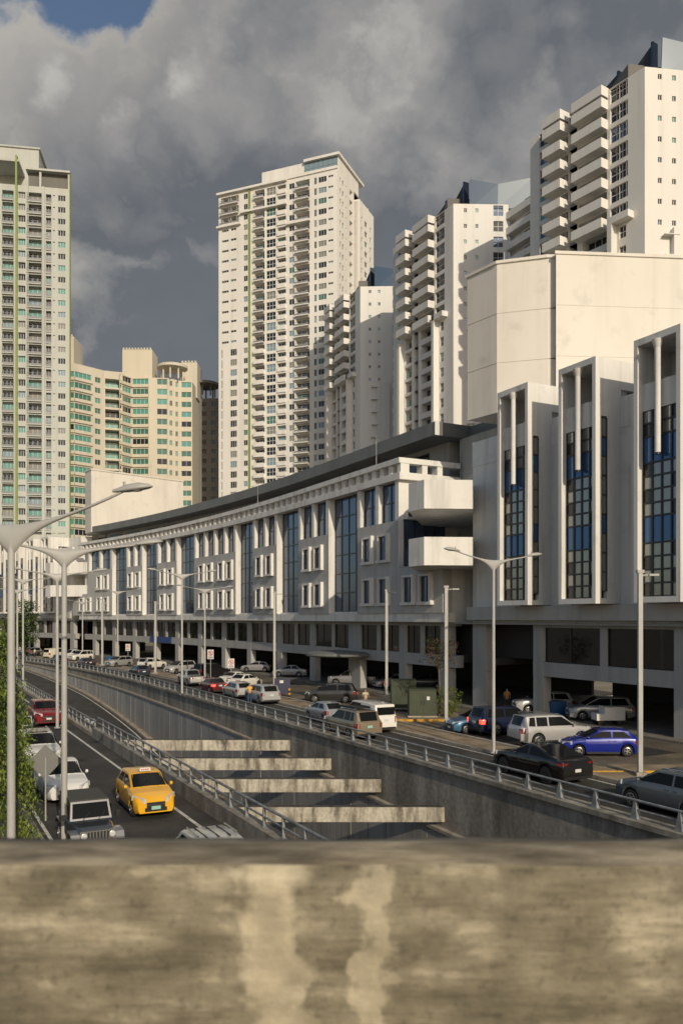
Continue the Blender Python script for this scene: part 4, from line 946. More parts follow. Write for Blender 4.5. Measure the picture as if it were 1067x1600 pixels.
def wheel_meshes(r, wd, dark):
    k = (r, wd, dark)
    if k in WM: return WM[k]
    mb = MB(); mb.lathe([(r * .60, -wd / 2), (r * .93, -wd / 2), (r, -wd / 2 + .03), (r, wd / 2 - .03), (r * .93, wd / 2), (r * .60, wd / 2)], 'rubber', 22, 'y')
    q = MB(); m = 'rim_dark' if dark else 'rim'
    q.lathe([(r * .62, wd / 2 - .09), (r * .62, wd / 2 + .005), (r * .56, wd / 2 + .01), (r * .55, wd / 2 - .05)], m, 22, 'y')
    q.lathe([(r * .55, wd / 2 - .07), (r * .01, wd / 2 - .07)], 'rim_dark', 16, 'y'); q.lathe([(r * .13, wd / 2 - .06), (r * .12, wd / 2 + .012)], m, 12, 'y')
    for i in range(5):
        a = 2 * math.pi * i / 5; c, s_ = math.cos(a), math.sin(a); ww = r * .09
        pts = []
        for yy in (wd / 2 - .055, wd / 2 + .006):
            for rr, ss in ((r * .1, -ww), (r * .57, -ww * .7), (r * .57, ww * .7), (r * .1, ww)): pts.append((c * rr - s_ * ss, yy, s_ * rr + c * ss))
        q.hexa(pts, m)
    WM[k] = (mb.mesh('wheel', 40), q.mesh('rim', 40)); return WM[k]
def add_wheels(root, L, W, r, xs, dark=False, wd=.2):
    tm, rm = wheel_meshes(r, wd, dark)
    for x in xs:
        for sd in (-1, 1):
            o = link('wheel', tm, root); o.location = (x, sd * (W / 2 - wd / 2 - .015), r)
            if sd < 0: o.rotation_euler[2] = math.pi
            link('rim', rm, o)
def wheel_arch_x(k): L = k['L']; f = L / 2 - k['fo']; return f, f - k['wb']
def car(name, label, cat, kind, loc, hd, col, group=None, rails=False, rough=.28, metal=.25, lights_on=False, rim_dark=False, glass='car_glass', plate='plate', roof_black=False, detail=True):
    k = dict(KIND[kind]); L, W, H, r = k['L'], k['W'], k['H'], k['r']
    root = thing(name, label, cat, (loc[0], loc[1], loc[2] if len(loc) > 2 else 0.005), hd, group)
    pm = paint('paint', col, rough, metal)
    hw = W / 2; xF = L / 2; xR = -L / 2; cow = xF - k['cx']; rf = xF - k['rf']; rr = xR + k['rr']; rg = xR + k['rg']
    deck = k.get('deck'); zg = k['zg']; zn = k['zn']; zc = k['zc']; zb = k['zb']; clr = k['clr']
    top = [(xR, (deck or zg) - .12), (xR + .05, (deck or zg) - .02)]
    if deck: top += [(min(rg - .05, xR + .3), deck + .02)]
    top += [(rg, zg), (rr, H - .055), (lerp(rr, rf, .35), H - .005), (lerp(rr, rf, .7), H), (rf, H - .05), (cow, zc), (lerp(cow, xF, .5), lerp(zc, zn, .33)), (xF - .16, zn + .05), (xF, zn - .1)]
    xf, xb = wheel_arch_x(k); Ra = r + .065
    xs = {xR, xR + .05, xR + .14, rg, rr, lerp(rr, rf, .35), lerp(rr, rf, .7), rf, cow, lerp(cow, xF, .5), xF - .3, xF - .16, xF - .05, xF}
    for xc in (xf, xb):
        for q in range(9): xs.add(xc + Ra * math.cos(math.pi * q / 8))
        xs |= {xc + Ra + .03, xc - Ra - .03}
    xs |= {(xf + xb) / 2, lerp(rg, rr, .5), lerp(cow, rf, .5)}
    if deck: xs.add(min(rg - .05, xR + .3))
    xs = sorted(x for x in xs if xR <= x <= xF); xs = [x for i, x in enumerate(xs) if i == 0 or x - xs[i - 1] > .012]
    def half(x):
        d = min(x - xR, xF - x); e = .55 if x > 0 else .35
        return hw * (1 - (.17 if x > 0 else .10) * max(0, 1 - d / e) ** 2)
    def roofhalf(x):
        return hw * (.77 if kind != 'van' else .84)
    def topz(x): return interp(x, top)
    def beltz(x):
        tz = topz(x)
        if x >= cow: return tz - .05
        if x <= rg and deck: return tz - .04
        return min(tz - .03, lerp(zb + .03, zb, (x - rg) / max(.1, cow - rg)))
    def arch(x):
        z = clr
        for xc in (xf, xb):
            if abs(x - xc) < Ra: z = max(z, r + math.sqrt(max(0, Ra * Ra - (x - xc) ** 2)) * .98)
        if x > xF - .2: z = max(z, clr + .05)
        if x < xR + .2: z = max(z, clr + .08)
        return z
    rings = []
    for x in xs:
        h_ = half(x); tz = topz(x); bz = beltz(x); az = min(arch(x), bz - .16); up = max(0, tz - bz - .06)
        fr = min(1, max(0, up / (H - zb - .06))); rh = lerp(h_ * .80, roofhalf(x), fr)
        p = [(h_ * .90, az), (h_ * .985, max(az + .03, clr + .16)), (h_, max(az + .06, lerp(clr, bz, .6))), (h_ * .985, max(az + .09, bz - .07)), (h_ * .94, max(az + .12, bz)), (rh, max(tz - (.05 if fr > .2 else .018), bz + .004)), (rh * .86, tz - .008), (0, tz)]
        rings.append([(x, y, z) for y, z in p] + [(x, -y, z) for y, z in reversed(p[:-1])])
    mb = MB(); mb.rings(rings, pm)
    link('body', mb.mesh('body', 38), root)
    def sidepoly(pts, y_sign, off=.012):
        o = []
        for x, z in pts:
            h_ = half(x); y0 = h_ * .94; y1 = roofhalf(x); t = (z - zb) / max(.1, H - .05 - zb)
            o.append((x, y_sign * (lerp(y0, y1, t) + off), z))
        return o
    # side glass: front and rear door, and a rear quarter light where the roof is long
    zl = zb + .05; zt = H - .125
    xa0 = cow - .10; xa1 = rf - .12; xm = lerp(rf, rr, .42)
    rear_top = rr + (.15 if not deck else -.02); rear_bot = rg + (.35 if not deck else .28)
    rear_bot = min(rear_bot, rear_top + .6)
    polys = [[(xm + .05, zl), (xa0, zl), (xa1, zt), (xm + .05, zt)]]
    if kind == 'pickup': polys.append([(rear_bot, zl), (xm - .05, zl), (xm - .05, zt), (rear_top + .1, zt)])
    elif rear_top < xm - 1.15:
        x2 = max(lerp(xm, rear_top, .62), rear_top + .35); polys += [[(x2 + .04, zl), (xm - .05, zl), (xm - .05, zt), (x2 + .04, zt)], [(rear_top - .02 if deck else rear_top, zl + .02), (x2 - .05, zl), (x2 - .05, zt), (rear_top + .12, zt)]]
    else: polys.append([(rear_bot, zl), (xm - .05, zl), (xm - .05, zt), (rear_top + .1, zt)])
    if kind == 'van': polys = polys[:1]
    for pl in polys:
        for sd in (-1, 1):
            q = MB(); P = sidepoly(pl, sd); q.face(P if sd < 0 else P[::-1], glass)
            c0 = Vector(P[0]); pts_in = [(x, y - sd * .03, z) for x, y, z in P]
            for i in range(4): q.face([P[i], P[(i + 1) % 4], pts_in[(i + 1) % 4], pts_in[i]], 'black_trim')
            link('side_window', q.mesh('side_window'), root)
    def slope_glass(nm, xa, za, xb_, zb_, wa, wb_):
        q = MB(); d = Vector((xb_ - xa, 0, zb_ - za)); n = Vector((-d.z, 0, d.x)).normalized()
        if n.z < 0: n = -n
        rws = []
        for t in (.07, .5, .94):
            x, z = lerp(xa, xb_, t), lerp(za, zb_, t); w_ = lerp(wa, wb_, t) - .055
            rws.append([(x + n.x * (.014 - .02 * (abs(u) ** 2)), u * w_, z + n.z * (.016 - .028 * abs(u) ** 2)) for u in (-1, -.6, 0, .6, 1)])
        q.rings(rws, glass, cap=False, closed=False); me = q.mesh(nm, 60); link(nm, me, root)
    slope_glass('windscreen', cow, zc, rf, H - .05, half(cow) * .87, roofhalf(rf))
    if kind != 'van': slope_glass('rear_window', rg, zg, rr, H - .055, half(rg) * (.84 if deck else .80), roofhalf(rr))
    else:
        q = MB(); q.box(xR - .01, xR + .10, -hw * .72, hw * .72, 1.22, 1.70, glass); link('rear_window', q.mesh('rear_window'), root)
    add_wheels(root, L, W, r, (xf, xb), rim_dark)
    if not detail: return root
    hx = xF - .12
    for sd in (-1, 1):
        q = MB(); z0, z1 = zn - .16, zn + .06; y = half(hx) * .80
        P = [(xF - .46, sd * (half(xF - .46) * .985), z0 + .09), (xF - .05, sd * half(xF - .05) * .62, z0), (xF - .05, sd * half(xF - .05) * .62, z1 - .05), (xF - .46, sd * (half(xF - .46) * .97), z1 + .05)]
        P2 = [(xF + .01, sd * half(xF) * .55, z0), (xF + .005, sd * half(xF) * .55, z1 - .05)]
        out_ = [Vector(p) + Vector((.05, sd * .035, 0)) for p in P]
        q.hexa([P[0], P2[0], out_[1], out_[0], P[3], P2[1], out_[2], out_[3]], 'lamp_clear'); link('headlight', q.mesh('headlight'), root)
        q = MB(); zz = (zg if not deck else deck) - .12; ht = .24 if kind in ('suv', 'suv_big', 'mpv', 'hatch', 'wagon', 'hatch_big') else .17
        if kind == 'coupe_suv': ht = .07; zz = 1.02
        if kind == 'van': zz = 1.05; ht = .34
        yw = half(xR + .06); q.hexa([(xR - .012, sd * yw * (.70 if ht < .2 else .80), zz - ht), (xR + .015, sd * (yw * .97 + .02), zz - ht), (xR + .26, sd * (half(xR + .26) + .012), zz - ht), (xR + .1, sd * yw * .7, zz - ht),
                                   (xR - .012, sd * yw * (.62 if ht < .2 else .80), zz + .03), (xR + .015, sd * (yw * .96 + .02), zz + .03), (xR + .30, sd * (half(xR + .3) * .985 + .012), zz + .03), (xR + .1, sd * yw * .7, zz + .03)], 'brake_on' if lights_on else 'lamp_red')
        link('tail_light', q.mesh('tail_light'), root)
        q = MB(); mx = cow - .18
        q.lathe([(.02, -.08), (.10, -.075), (.105, .03), (.06, .06)], pm, 10, 'y', (0, 0, 0)); me = q.mesh('mirror', 60); o = link('mirror', me, root); o.location = (mx, sd * (half(mx) * .97 + .10), zb + .07); o.scale = (.55, .85, .7)
        for dx in (lerp(xm, xa0, .12), lerp(xm, rear_top, .15)):
            q = MB(); q.box(dx - .09, dx + .09, sd * (half(dx) * .985 + .0) - .012, sd * (half(dx) * .985) + .022, zb - .13, zb - .10, pm); link('door_handle', q.mesh('door_handle'), root)
        q = MB(); q.box(xb + Ra + .04, xf - Ra - .04, sd * hw * .955 - .03, sd * hw * .955 + .03, clr - .02, clr + .09, 'black_trim'); link('side_skirt', q.mesh('side_skirt'), root)
        if rails:
            q = MB(); q.tube((rr + .25, sd * hw * .66, H + .045), (rf - .2, sd * hw * .66, H + .045), .022, .022, 'chrome', 8); link('roof_rail', q.mesh('roof_rail'), root)
    q = MB(); gw = half(xF) * .52; q.box(xF - .1, xF + .014, -gw, gw, zn - .33, zn - .13, 'black_trim'); q.box(xF - .1, xF + .022, -gw, gw, zn - .235, zn - .215, 'chrome'); link('grille', q.mesh('grille'), root)
    q = MB(); q.box(xF - .1, xF + .012, -gw * 1.2, gw * 1.2, clr + .10, clr + .24, 'black_trim'); link('air_intake', q.mesh('air_intake'), root)
    for sd in (-1, 1):
        q = MB(); q.lathe([(.075, 0), (.07, .02)], 'black_trim', 12, 'y'); o = link('fog_lamp', q.mesh('fog_lamp'), root); o.location = (xF - .075, sd * half(xF - .05) * .80, clr + .2); o.rotation_euler[2] = -math.pi / 2 - sd * .35 + (0 if True else 0)
    q = MB(); q.box(xF + .012, xF + .03, -.17, .17, zn - .40, zn - .27, plate); link('licence_plate', q.mesh('licence_plate'), root)
    pz = (deck or zg) - (.36 if not deck else .27)
    if kind == 'coupe_suv': pz = .62
    q = MB(); q.box(xR - .022, xR - .004, -.17, .17, pz, pz + .14, plate); link('licence_plate', q.mesh('licence_plate'), root)
    q = MB(); q.box(xR - .025, xR + .1, -half(xR) * .92, half(xR) * .92, clr + .06, clr + .20, 'black_trim'); link('rear_bumper', q.mesh('rear_bumper'), root)
    for sd in (-.35, .3):                                        # wipers
        q = MB(); q.tube((cow - .03, sd, zc + .03), (lerp(cow, rf, .42), sd + .32, lerp(zc, H, .42) + .02), .012, .010, 'black_trim', 5); link('wiper', q.mesh('wiper'), root)
    if kind == 'pickup':
        q = MB(); q.box(xR + .08, rg - .1, -hw * .78, hw * .78, 1.10, 1.155, 'black_trim'); link('bed_cover', q.mesh('bed_cover'), root)
    return root
def on_road(s, t, jit=0.0): p = F(s, t); return (p[0], p[1])
def away(s): return heading(s)
def toward(s): return heading(s) + math.pi

# --- the lane towards the viewer, left of the sunken road
QL = 'vehicles queueing in the left lanes'
tx = car('taxi', 'yellow taxi hatchback with a white roof sign in the left road', 'taxi', 'hatch', on_road(13.9, -15.0), toward(14) - R_(1), (0.80, 0.41, 0.015), QL, metal=0, rough=.3, plate='plate_teal')
q = MB(); q.hexa([(-.1, -.22, 1.475), (.1, -.22, 1.475), (.1, .22, 1.475), (-.1, .22, 1.475), (-.05, -.2, 1.60), (.05, -.2, 1.60), (.05, .2, 1.60), (-.05, .2, 1.60)], 'sign_white')
for i, a in enumerate((-.15, -.07, .01, .09)): q.box(.078, .096, a, a + .045, 1.51, 1.565, 'sign_red')
link('taxi_sign', q.mesh('taxi_sign'), tx)
car('parked_car', 'white sedan right behind the nearest dark grey jeep', 'car', 'sedan', on_road(18.2, -17.5), toward(18), (0.72, 0.71, 0.68), QL, metal=0)
sb = car('parked_car', 'white SUV with a glass sunroof and dark grille behind the white sedan', 'car', 'suv', on_road(26.2, -17.4), toward(26), (0.70, 0.68, 0.62), QL, rails=True, metal=0.05)
q = MB(); q.box(-.75, .35, -.45, .45, 1.672, 1.694, 'car_glass'); link('sunroof', q.mesh('sunroof'), sb)
car('parked_car', 'red SUV coming down the left road beside the guard rail', 'car', 'suv', on_road(43.0, -14.8), toward(43), (0.24, 0.010, 0.012), QL, rough=.25)
sw = car('parked_car', 'pale silver SUV of which only the ribbed roof shows over the barrier', 'car', 'hatch_big', on_road(3.3, -15.6), toward(3), (0.55, 0.55, 0.53), QL, rails=True)
q = MB()
for y in (-.33, 0, .33): q.box(-1.2, .0, y - .016, y + .016, 1.44, 1.472, 'black_trim')
link('roof_rib', q.mesh('roof_rib'), sw)['kind'] = 'stuff'
def jeep(label, loc, hd, col, soft):
    root = thing('jeep', label, 'jeep', (loc[0], loc[1], 0.005), hd, QL); pm = paint('jeep_paint', col, .3, .5); sil = paint('jeep_silver', (.24, .24, .24), .35, .6)
    W = .78
    mb = MB(); mb.rings([[(x, -w_, .55), (x, w_, .55), (x, w_ * 1.0, zt - .08), (x, w_ * .9, zt), (x, -w_ * .9, zt), (x, -w_, zt - .08)] for x, w_, zt in ((-2.0, W, 1.12), (.35, W, 1.14), (.45, W * .93, 1.13), (1.1, W * .84, 1.10), (1.62, W * .76, 1.05), (1.72, W * .74, 1.0))], pm); link('body', mb.mesh('body', 35), root)
    mb = MB(); mb.box(1.6, 1.75, -.62, .62, .60, 1.04, sil); link('grille', mb.mesh('grille'), root)
    for i in range(7):
        mb = MB(); y = -.33 + .11 * i; mb.box(1.74, 1.762, y - .032, y + .032, .66, 1.0, 'black_trim'); link('grille_slot', mb.mesh('grille_slot'), root)
    for sd in (-1, 1):
        mb = MB(); mb.lathe([(.105, -.02), (.105, .03), (.07, .045)], 'lamp_clear', 18, 'y'); o = link('headlight', mb.mesh('headlight', 40), root); o.location = (1.75, sd * .49, .88); o.rotation_euler[2] = -math.pi / 2
        mb = MB(); mb.lathe([(.042, 0), (.04, .02)], 'lamp_red', 12, 'y'); o = link('indicator', mb.mesh('indicator'), root); o.location = (1.752, sd * .47, .70); o.rotation_euler[2] = -math.pi / 2
        mb = MB(); mb.rings([[(x, sd * .62, z), (x, sd * .92, z), (x, sd * .92, z - .07), (x, sd * .62, z - .07)] for x, z in ((1.72, .74), (1.62, .92), (1.3, .97), (.95, .95), (.62, .66))], sil if sd else pm); link('fender', mb.mesh('fender'), root)
        mb = MB(); mb.rings([[(x, sd * .70, z), (x, sd * .92, z), (x, sd * .92, z - .07), (x, sd * .70, z - .07)] for x, z in ((-.75, .72), (-.95, .95), (-1.55, .95), (-1.9, .72))], pm); link('fender', mb.mesh('fender'), root)
        mb = MB(); mb.box(.25, .38, sd * .90, sd * 1.06, 1.18, 1.36, 'black_trim'); link('mirror', mb.mesh('mirror'), root)
        mb = MB(); mb.box(-.55, .22, sd * .765, sd * .775, 1.2, 1.62, 'car_glass'); link('side_window', mb.mesh('side_window'), root)
        mb = MB(); mb.box(-1.9, -.72, sd * .765, sd * .775, 1.22, 1.62, 'car_glass'); link('side_window', mb.mesh('side_window'), root)
    mb = MB(); mb.hexa([(-2.0, -.76, 1.12), (.36, -.76, 1.12), (.36, .76, 1.12), (-2.0, .76, 1.12), (-2.0, -.70, 1.74), (.10, -.68, 1.74), (.10, .68, 1.74), (-2.0, .70, 1.74)], soft); mb.box(-2.02, .06, -.70, .70, 1.74, 1.80, soft); link('hard_top', mb.mesh('hard_top'), root)
    fr = MB()
    def ws(y, t): return (lerp(.43, .15, t), y * lerp(.74, .68, t), lerp(1.13, 1.76, t))
    for a, b, c, d in ((-1, 1, 0, .1), (-1, 1, .9, 1), (-1, -.9, .1, .9), (.9, 1, .1, .9)):
        P = [ws(a, c), ws(b, c), ws(b, d), ws(a, d)]; fr.hexa([(x - .05, y, z) for x, y, z in P] + [(x + .02, y, z + .01) for x, y, z in P], sil)
    link('windscreen_frame', fr.mesh('windscreen_frame'), root)
    g = MB(); g.face([ws(-.9, .1), ws(.9, .1), ws(.9, .9), ws(-.9, .9)], 'car_glass'); link('windscreen', g.mesh('windscreen'), root)
    for sd in (-.3, .25):
        q = MB(); q.tube((.50, sd, 1.15), (.36, sd + .28, 1.42), .012, .01, 'black_trim', 5); link('wiper', q.mesh('wiper'), root)
    q = MB(); q.box(1.78, 1.95, -.80, .80, .48, .62, 'black_trim'); link('bumper', q.mesh('bumper'), root)
    add_wheels(root, 3.8, 1.75, .38, (1.18, -1.3), False, .22)
    q = MB(); q.lathe([(.30, -.08), (.36, -.06), (.36, .06), (.30, .08)], 'rubber', 20, 'y'); o = link('spare_wheel', q.mesh('spare_wheel', 40), root); o.location = (-2.12, 0, 1.05); o.rotation_euler[2] = math.pi / 2
    root.scale = (.88, .88, .88)
    return root
jeep('dark grey jeep with a silver slotted grille, nearest the barrier', on_road(9.2, -18.0), toward(9), (0.055, 0.062, 0.075), simple('grey_hard_top', (.06, .058, .052), .7))
jeep('dull green jeep half hidden behind the hedge in the left lane', on_road(34.5, -17.3), toward(34), (0.05, 0.052, 0.042), simple('green_soft_top', (.05, .05, .043), .8))

# --- the street on the right, seen from behind
QR = 'vehicles on the right-hand street'
car('parked_car', 'slate grey SUV beside the guard rail at the lower right corner, farther of two', 'car', 'suv', on_road(3.9, 3.0), away(3) + R_(2), (0.11, 0.125, 0.14), QR, rails=True, rough=.35)
car('parked_car', 'grey hatchback cut off by the lower right corner of the view', 'car', 'hatch_big', on_road(-1.6, 2.9), away(0), (0.09, 0.10, 0.115), QR, rough=.35)
car('parked_car', 'black coupe SUV with a sloping back driving along the guard rail', 'car', 'coupe_suv', on_road(11.7, 3.1), away(12), (0.012, 0.011, 0.010), QR, rough=.18, plate='sign_white', rim_dark=True)
gd = car('parked_car', 'gold beige SUV with a roof rack beside the white van', 'car', 'suv_big', on_road(27.5, 1.5), away(28), (0.22, 0.175, 0.115), QR, rails=True, rough=.35, plate='plate_teal')
q = MB(); q.box(-1.4, .5, -.55, .55, 1.88, 1.91, 'black_trim'); q.box(-1.4, .5, -.58, -.54, 1.84, 1.98, 'black_trim'); q.box(-1.4, .5, .54, .58, 1.84, 1.98, 'black_trim'); link('roof_rack', q.mesh('roof_rack'), gd)
car('van', 'white panel van with a rear window next to the gold SUV', 'van', 'van', on_road(29.8, 4.1), away(30) - R_(2), (0.72, 0.70, 0.65), QR, metal=0)
car('parked_car', 'small silver hatchback in front of the gold SUV', 'car', 'hatch', on_road(35.2, 3.4), away(35), (0.30, 0.31, 0.33), QR)
car('parked_car', 'dark charcoal SUV parked across the service road behind the silver hatchback', 'car', 'mpv', (-0.9, 73.2), R_(176), (0.035, 0.034, 0.033), QR)
car('parked_car', 'silver SUV next to the man in the yellow shirt', 'car', 'suv', on_road(49.2, 4.2), away(49), (0.42, 0.42, 0.41), QR)
wg = car('parked_car', 'pale silver wagon with an orange side stripe left of the man in yellow', 'car', 'wagon', on_road(55.2, 4.1), away(55), (0.45, 0.44, 0.42), QR)
for sd in (-1, 1):
    q = MB(); q.box(-1.0, .7, sd * .845 - .012, sd * .845 + .012, .70, .78, 'line_yellow'); link('side_stripe', q.mesh('side_stripe'), wg)
car('parked_car', 'red sedan with brake lamps glowing behind the guard rail', 'car', 'sedan', on_road(61.2, 3.8), away(61), (0.13, 0.012, 0.012), QR, lights_on=True)
car('pickup_truck', 'silver pickup truck ahead of the red sedan', 'pickup truck', 'pickup', on_road(70.3, 4.3), away(70), (0.42, 0.41, 0.39), QR)
car('parked_car', 'dark blue hatchback alone beside the rail in mid distance', 'car', 'hatch_big', on_road(87.0, 3.2), away(87), (0.025, 0.035, 0.06), QR)
car('parked_car', 'black car with a pale rear plate far along the curve of the rail', 'car', 'sedan', on_road(109.5, 2.8), away(109), (0.015, 0.016, 0.02), QR)
car('parked_car', 'dark car farthest along the curving rail', 'car', 'hatch_big', on_road(121.0, 2.4), away(121), (0.02, 0.022, 0.03), QR)
# parked on the service road
QP = 'vehicles parked in front of the offices'
car('parked_car', 'bright blue hatchback parked on the right beside the near lamp post', 'car', 'hatch_big', (14.05, 45.2), R_(177), (0.010, 0.022, 0.26), QP, rough=.2, metal=.1)
car('parked_car', 'silver SUV with roof rails parked behind the bright blue hatchback', 'car', 'suv_big', (12.35, 48.9), R_(16), (0.46, 0.45, 0.44), QP, rails=True)
car('parked_car', 'navy SUV with one lit tail lamp behind the silver SUV', 'car', 'suv_big', (10.6, 53.3), R_(22), (0.012, 0.018, 0.05), QP, lights_on=True)
car('parked_car', 'light blue car mostly hidden behind the navy SUV', 'car', 'hatch_big', (8.9, 54.3), R_(200), (0.06, 0.16, 0.28), QP)
car('parked_car', 'white sedan parked nose to tail with another near the no entry signs, the nearer one', 'car', 'sedan', on_road(65.0, 8.6), away(65) - R_(58), (0.70, 0.68, 0.62), QP, metal=0)
car('parked_car', 'white sedan parked beyond the nearer white sedan, showing its tail', 'car', 'sedan', on_road(69.0, 9.2), away(69) - R_(62), (0.68, 0.67, 0.63), QP, metal=0)
car('parked_car', 'black SUV parked behind the sign posts', 'car', 'suv_big', on_road(80.0, 10.2), away(80) - R_(75), (0.015, 0.015, 0.016), QP)
car('parked_car', 'silver people carrier parked left of the sign posts', 'car', 'mpv', on_road(89.5, 9.6), away(89) + R_(112), (0.42, 0.41, 0.40), QP)
car('parked_car', 'white SUV parked beyond the silver people carrier', 'car', 'suv', on_road(99.5, 9.3), away(99) - R_(65), (0.68, 0.66, 0.60), QP, metal=0)
car('parked_car', 'greyish silver SUV standing below the blue shop fascia', 'car', 'suv', on_road(107.0, 7.0), away(107) + R_(115), (0.33, 0.34, 0.33), QP)
car('jeep', 'small white boxy off-roader at the far end of the parking row', 'jeep', 'suv_big', on_road(127.5, 8.5), away(127) + R_(110), (0.66, 0.64, 0.58), QP, metal=0)
car('pickup_truck', 'white pickup truck beside the boxy white off-roader', 'pickup truck', 'pickup', on_road(133.5, 9.6), away(133) + R_(105), (0.64, 0.62, 0.57), QP, metal=0)
car('van', 'cream delivery van at the far end of the street', 'van', 'van', on_road(138.5, 8.4), away(138) - R_(70), (0.62, 0.57, 0.46), QP, metal=0)
car('parked_car', 'pale silver SUV parked farthest away by the left end block', 'car', 'suv', on_road(150.5, 8.4), away(150) + R_(110), (0.36, 0.37, 0.38), QP)
# under the building, in the dark
QD = 'vehicles parked under the buildings'
dark = [((18.6, 59.5), 178, 'mpv', (.36, .36, .35), 'silver people carrier parked in the dark under the near bays'), ((15.5, 63.5), 182, 'suv', (.5, .49, .46), 'white car standing in the dark undercroft near the blue bin'),
        ((1.2, 88.5), 170, 'pickup', (.24, .24, .24), 'grey pickup truck parked under the building by the wide pillar'), ((-6.3, 103.0), 168, 'sedan', (.36, .35, .33), 'grey sedan in the undercroft right of the two white sedans'),
        ((-11.5, 112.0), 170, 'hatch_big', (.30, .29, .28), 'silver hatchback in the undercroft beyond the two white sedans'), ((8.5, 84.5), 175, 'suv', (.10, .10, .10), 'dark SUV in the undercroft behind the green cabinets'), ((5.5, 86.5), 200, 'sedan', (.45, .44, .42), 'pale sedan deep in the undercroft right of the wide pillar')]
for (x, y), a, kd, c, lab in dark: car('parked_car', lab, 'car' if kd != 'pickup' else 'pickup truck', kd, (x, y, 0.14), R_(a), c, QD)

# ------------------------------------------------------------------ lamp posts
def arm(mb, L_, rise, yaw, z, drop, th):
    rs = []; c, s_ = math.cos(yaw), math.sin(yaw)
    for i in range(13):
        t = i / 12; r = t * L_; ztop = z + rise * t ** 1.6; hgt = drop * (1 - t) ** 5.5 + .075; zc_ = ztop - hgt / 2; wy = lerp(th, .035, t)
        rs.append([(c * r - s_ * wy * math.cos(a), s_ * r + c * wy * math.cos(a), zc_ + hgt / 2 * math.sin(a)) for a in (2 * math.pi * j / 12 for j in range(12))])
    mb.rings(rs, 'lamp_grey')
def head_mesh():
    mb = MB()
    mb.rings([[(x, w_ * math.cos(a), (h_ * math.sin(a) if math.sin(a) > 0 else .45 * h_ * math.sin(a))) for a in (2 * math.pi * j / 14 for j in range(14))] for x, w_, h_ in ((-.30, .05, .05), (-.15, .09, .08), (.05, .15, .13), (.35, .17, .14), (.58, .12, .08), (.68, .03, .02))], 'lamp_grey')
    mb.lathe([(.03, .12), (.035, .2), (.01, .21)], 'lamp_grey', 8)
    return mb.mesh('lamp_head', 60)
HM = head_mesh()
def lens_mesh():
    mb = MB(); mb.lathe([(.01, -.10), (.10, -.085), (.13, -.05)], 'lens', 14); return mb.mesh('lens', 60)
LM = lens_mesh()
def twin_lamp(label, loc, h, yaw, al, rises=(.45, .45), drop=.8, r=.11):
    root = thing('street_lamp', label, 'street lamp', loc, 0, 'twin armed street lamps')
    mb = MB(); mb.tube((0, 0, 0), (0, 0, h), r, r * .8, 'galv', 14); mb.lathe([(r * 2, 0), (r * 2, .05), (r * 1.1, .06)], 'galv', 12); link('pole', mb.mesh('pole', 40), root)
    for y_, rs, L_ in ((yaw, rises[0], al[0]), (yaw + math.pi, rises[1], al[1])):
        mb = MB(); arm(mb, L_, rs, y_, h + drop * .55, drop, r * .85); link('arm', mb.mesh('arm', 40), root)
        o = link('lamp_head', HM, root); o.location = (math.cos(y_) * L_, math.sin(y_) * L_, h + drop * .55 + rs - .03); o.rotation_euler = (0, -.12, y_)
        q = link('lens', LM, o); q.location = (.3, 0, .02)
    return root
def single_lamp(label, loc, h, yaw, r=.11):
    root = thing('street_lamp', label, 'street lamp', loc, 0, 'square single lamp posts')
    mb = MB(); mb.box(-r, r, -r, r, 0, h, 'galv'); mb.box(-r * 2.4, r * 2.4, -r * 2.4, r * 2.4, 0, .28, 'kerb'); link('pole', mb.mesh('pole'), root)
    mb = MB(); mb.box(-.16, .16, -.13, .13, h - .02, h + .12, 'lamp_grey'); c, s_ = math.cos(yaw), math.sin(yaw); mb.tube((0, 0, h - .15), (c * .55, s_ * .55, h - .1), .04, .04, 'lamp_grey', 8)
    mb.hexa([(c * a - s_ * b, s_ * a + c * b, h - .16) for a, b in ((.4, -.1), (.85, -.1), (.85, .1), (.4, .1))] + [(c * a - s_ * b, s_ * a + c * b, h - .06) for a, b in ((.4, -.1), (.85, -.1), (.85, .1), (.4, .1))], 'lamp_grey')
    link('lamp_head', mb.mesh('lamp_head'), root)
    return root
G = lambda u, v, z=0.0: (*pick(u, v, z), z)
twin_lamp('nearest tall grey lamp post with a thick arm and lamp head reaching right, left edge', (-8.0, 20.0, 0.1), 9.25, R_(-3), (2.8, 2.8), (.85, .3), .72, .105)
twin_lamp('second nearest twin lamp post, beside the jeep', (-9.1, 27.1, 0.1), 9.3, R_(10), (2.5, 2.3), (.25, .35), .62, .105)
twin_lamp('twin lamp post standing on the median just behind the black coupe SUV', G(771, 1177, 0.1), 10.2, R_(20), (2.4, 2.35), (.35, .5), .6, .10)
twin_lamp('twin lamp post rising from the right retaining wall in front of the silver pickup', (-15.2, 78.7, 0.1), 11.2, R_(20), (2.7, 2.6), (.35, .4), .6, .11)
twin_lamp('twin lamp post on the median behind the silver pickup', G(320, 1062), 10.6, R_(25), (2.9, 2.9), (.35, .4), .6, .12)
twin_lamp('twin lamp post below the blue shop fascia', G(184, 1041), 11.2, R_(30), (3.2, 3.0), (.4, .4), .6, .13)
twin_lamp('twin lamp post near the cream delivery van', G(129, 1030), 10.0, R_(35), (3.2, 3.0), (.4, .4), .6, .13)
twin_lamp('twin lamp post beside the far guard rail, behind the post by the jeep', (-19.0, 55.2, 0.1), 10.0, R_(22), (2.6, 2.5), (.3, .3), .6, .11)
twin_lamp('distant twin lamp post by the far end of the left guard rail', G(36, 1072, 0.1), 11.2, R_(30), (3.0, 3.0), (.3, .3), .6, .12)
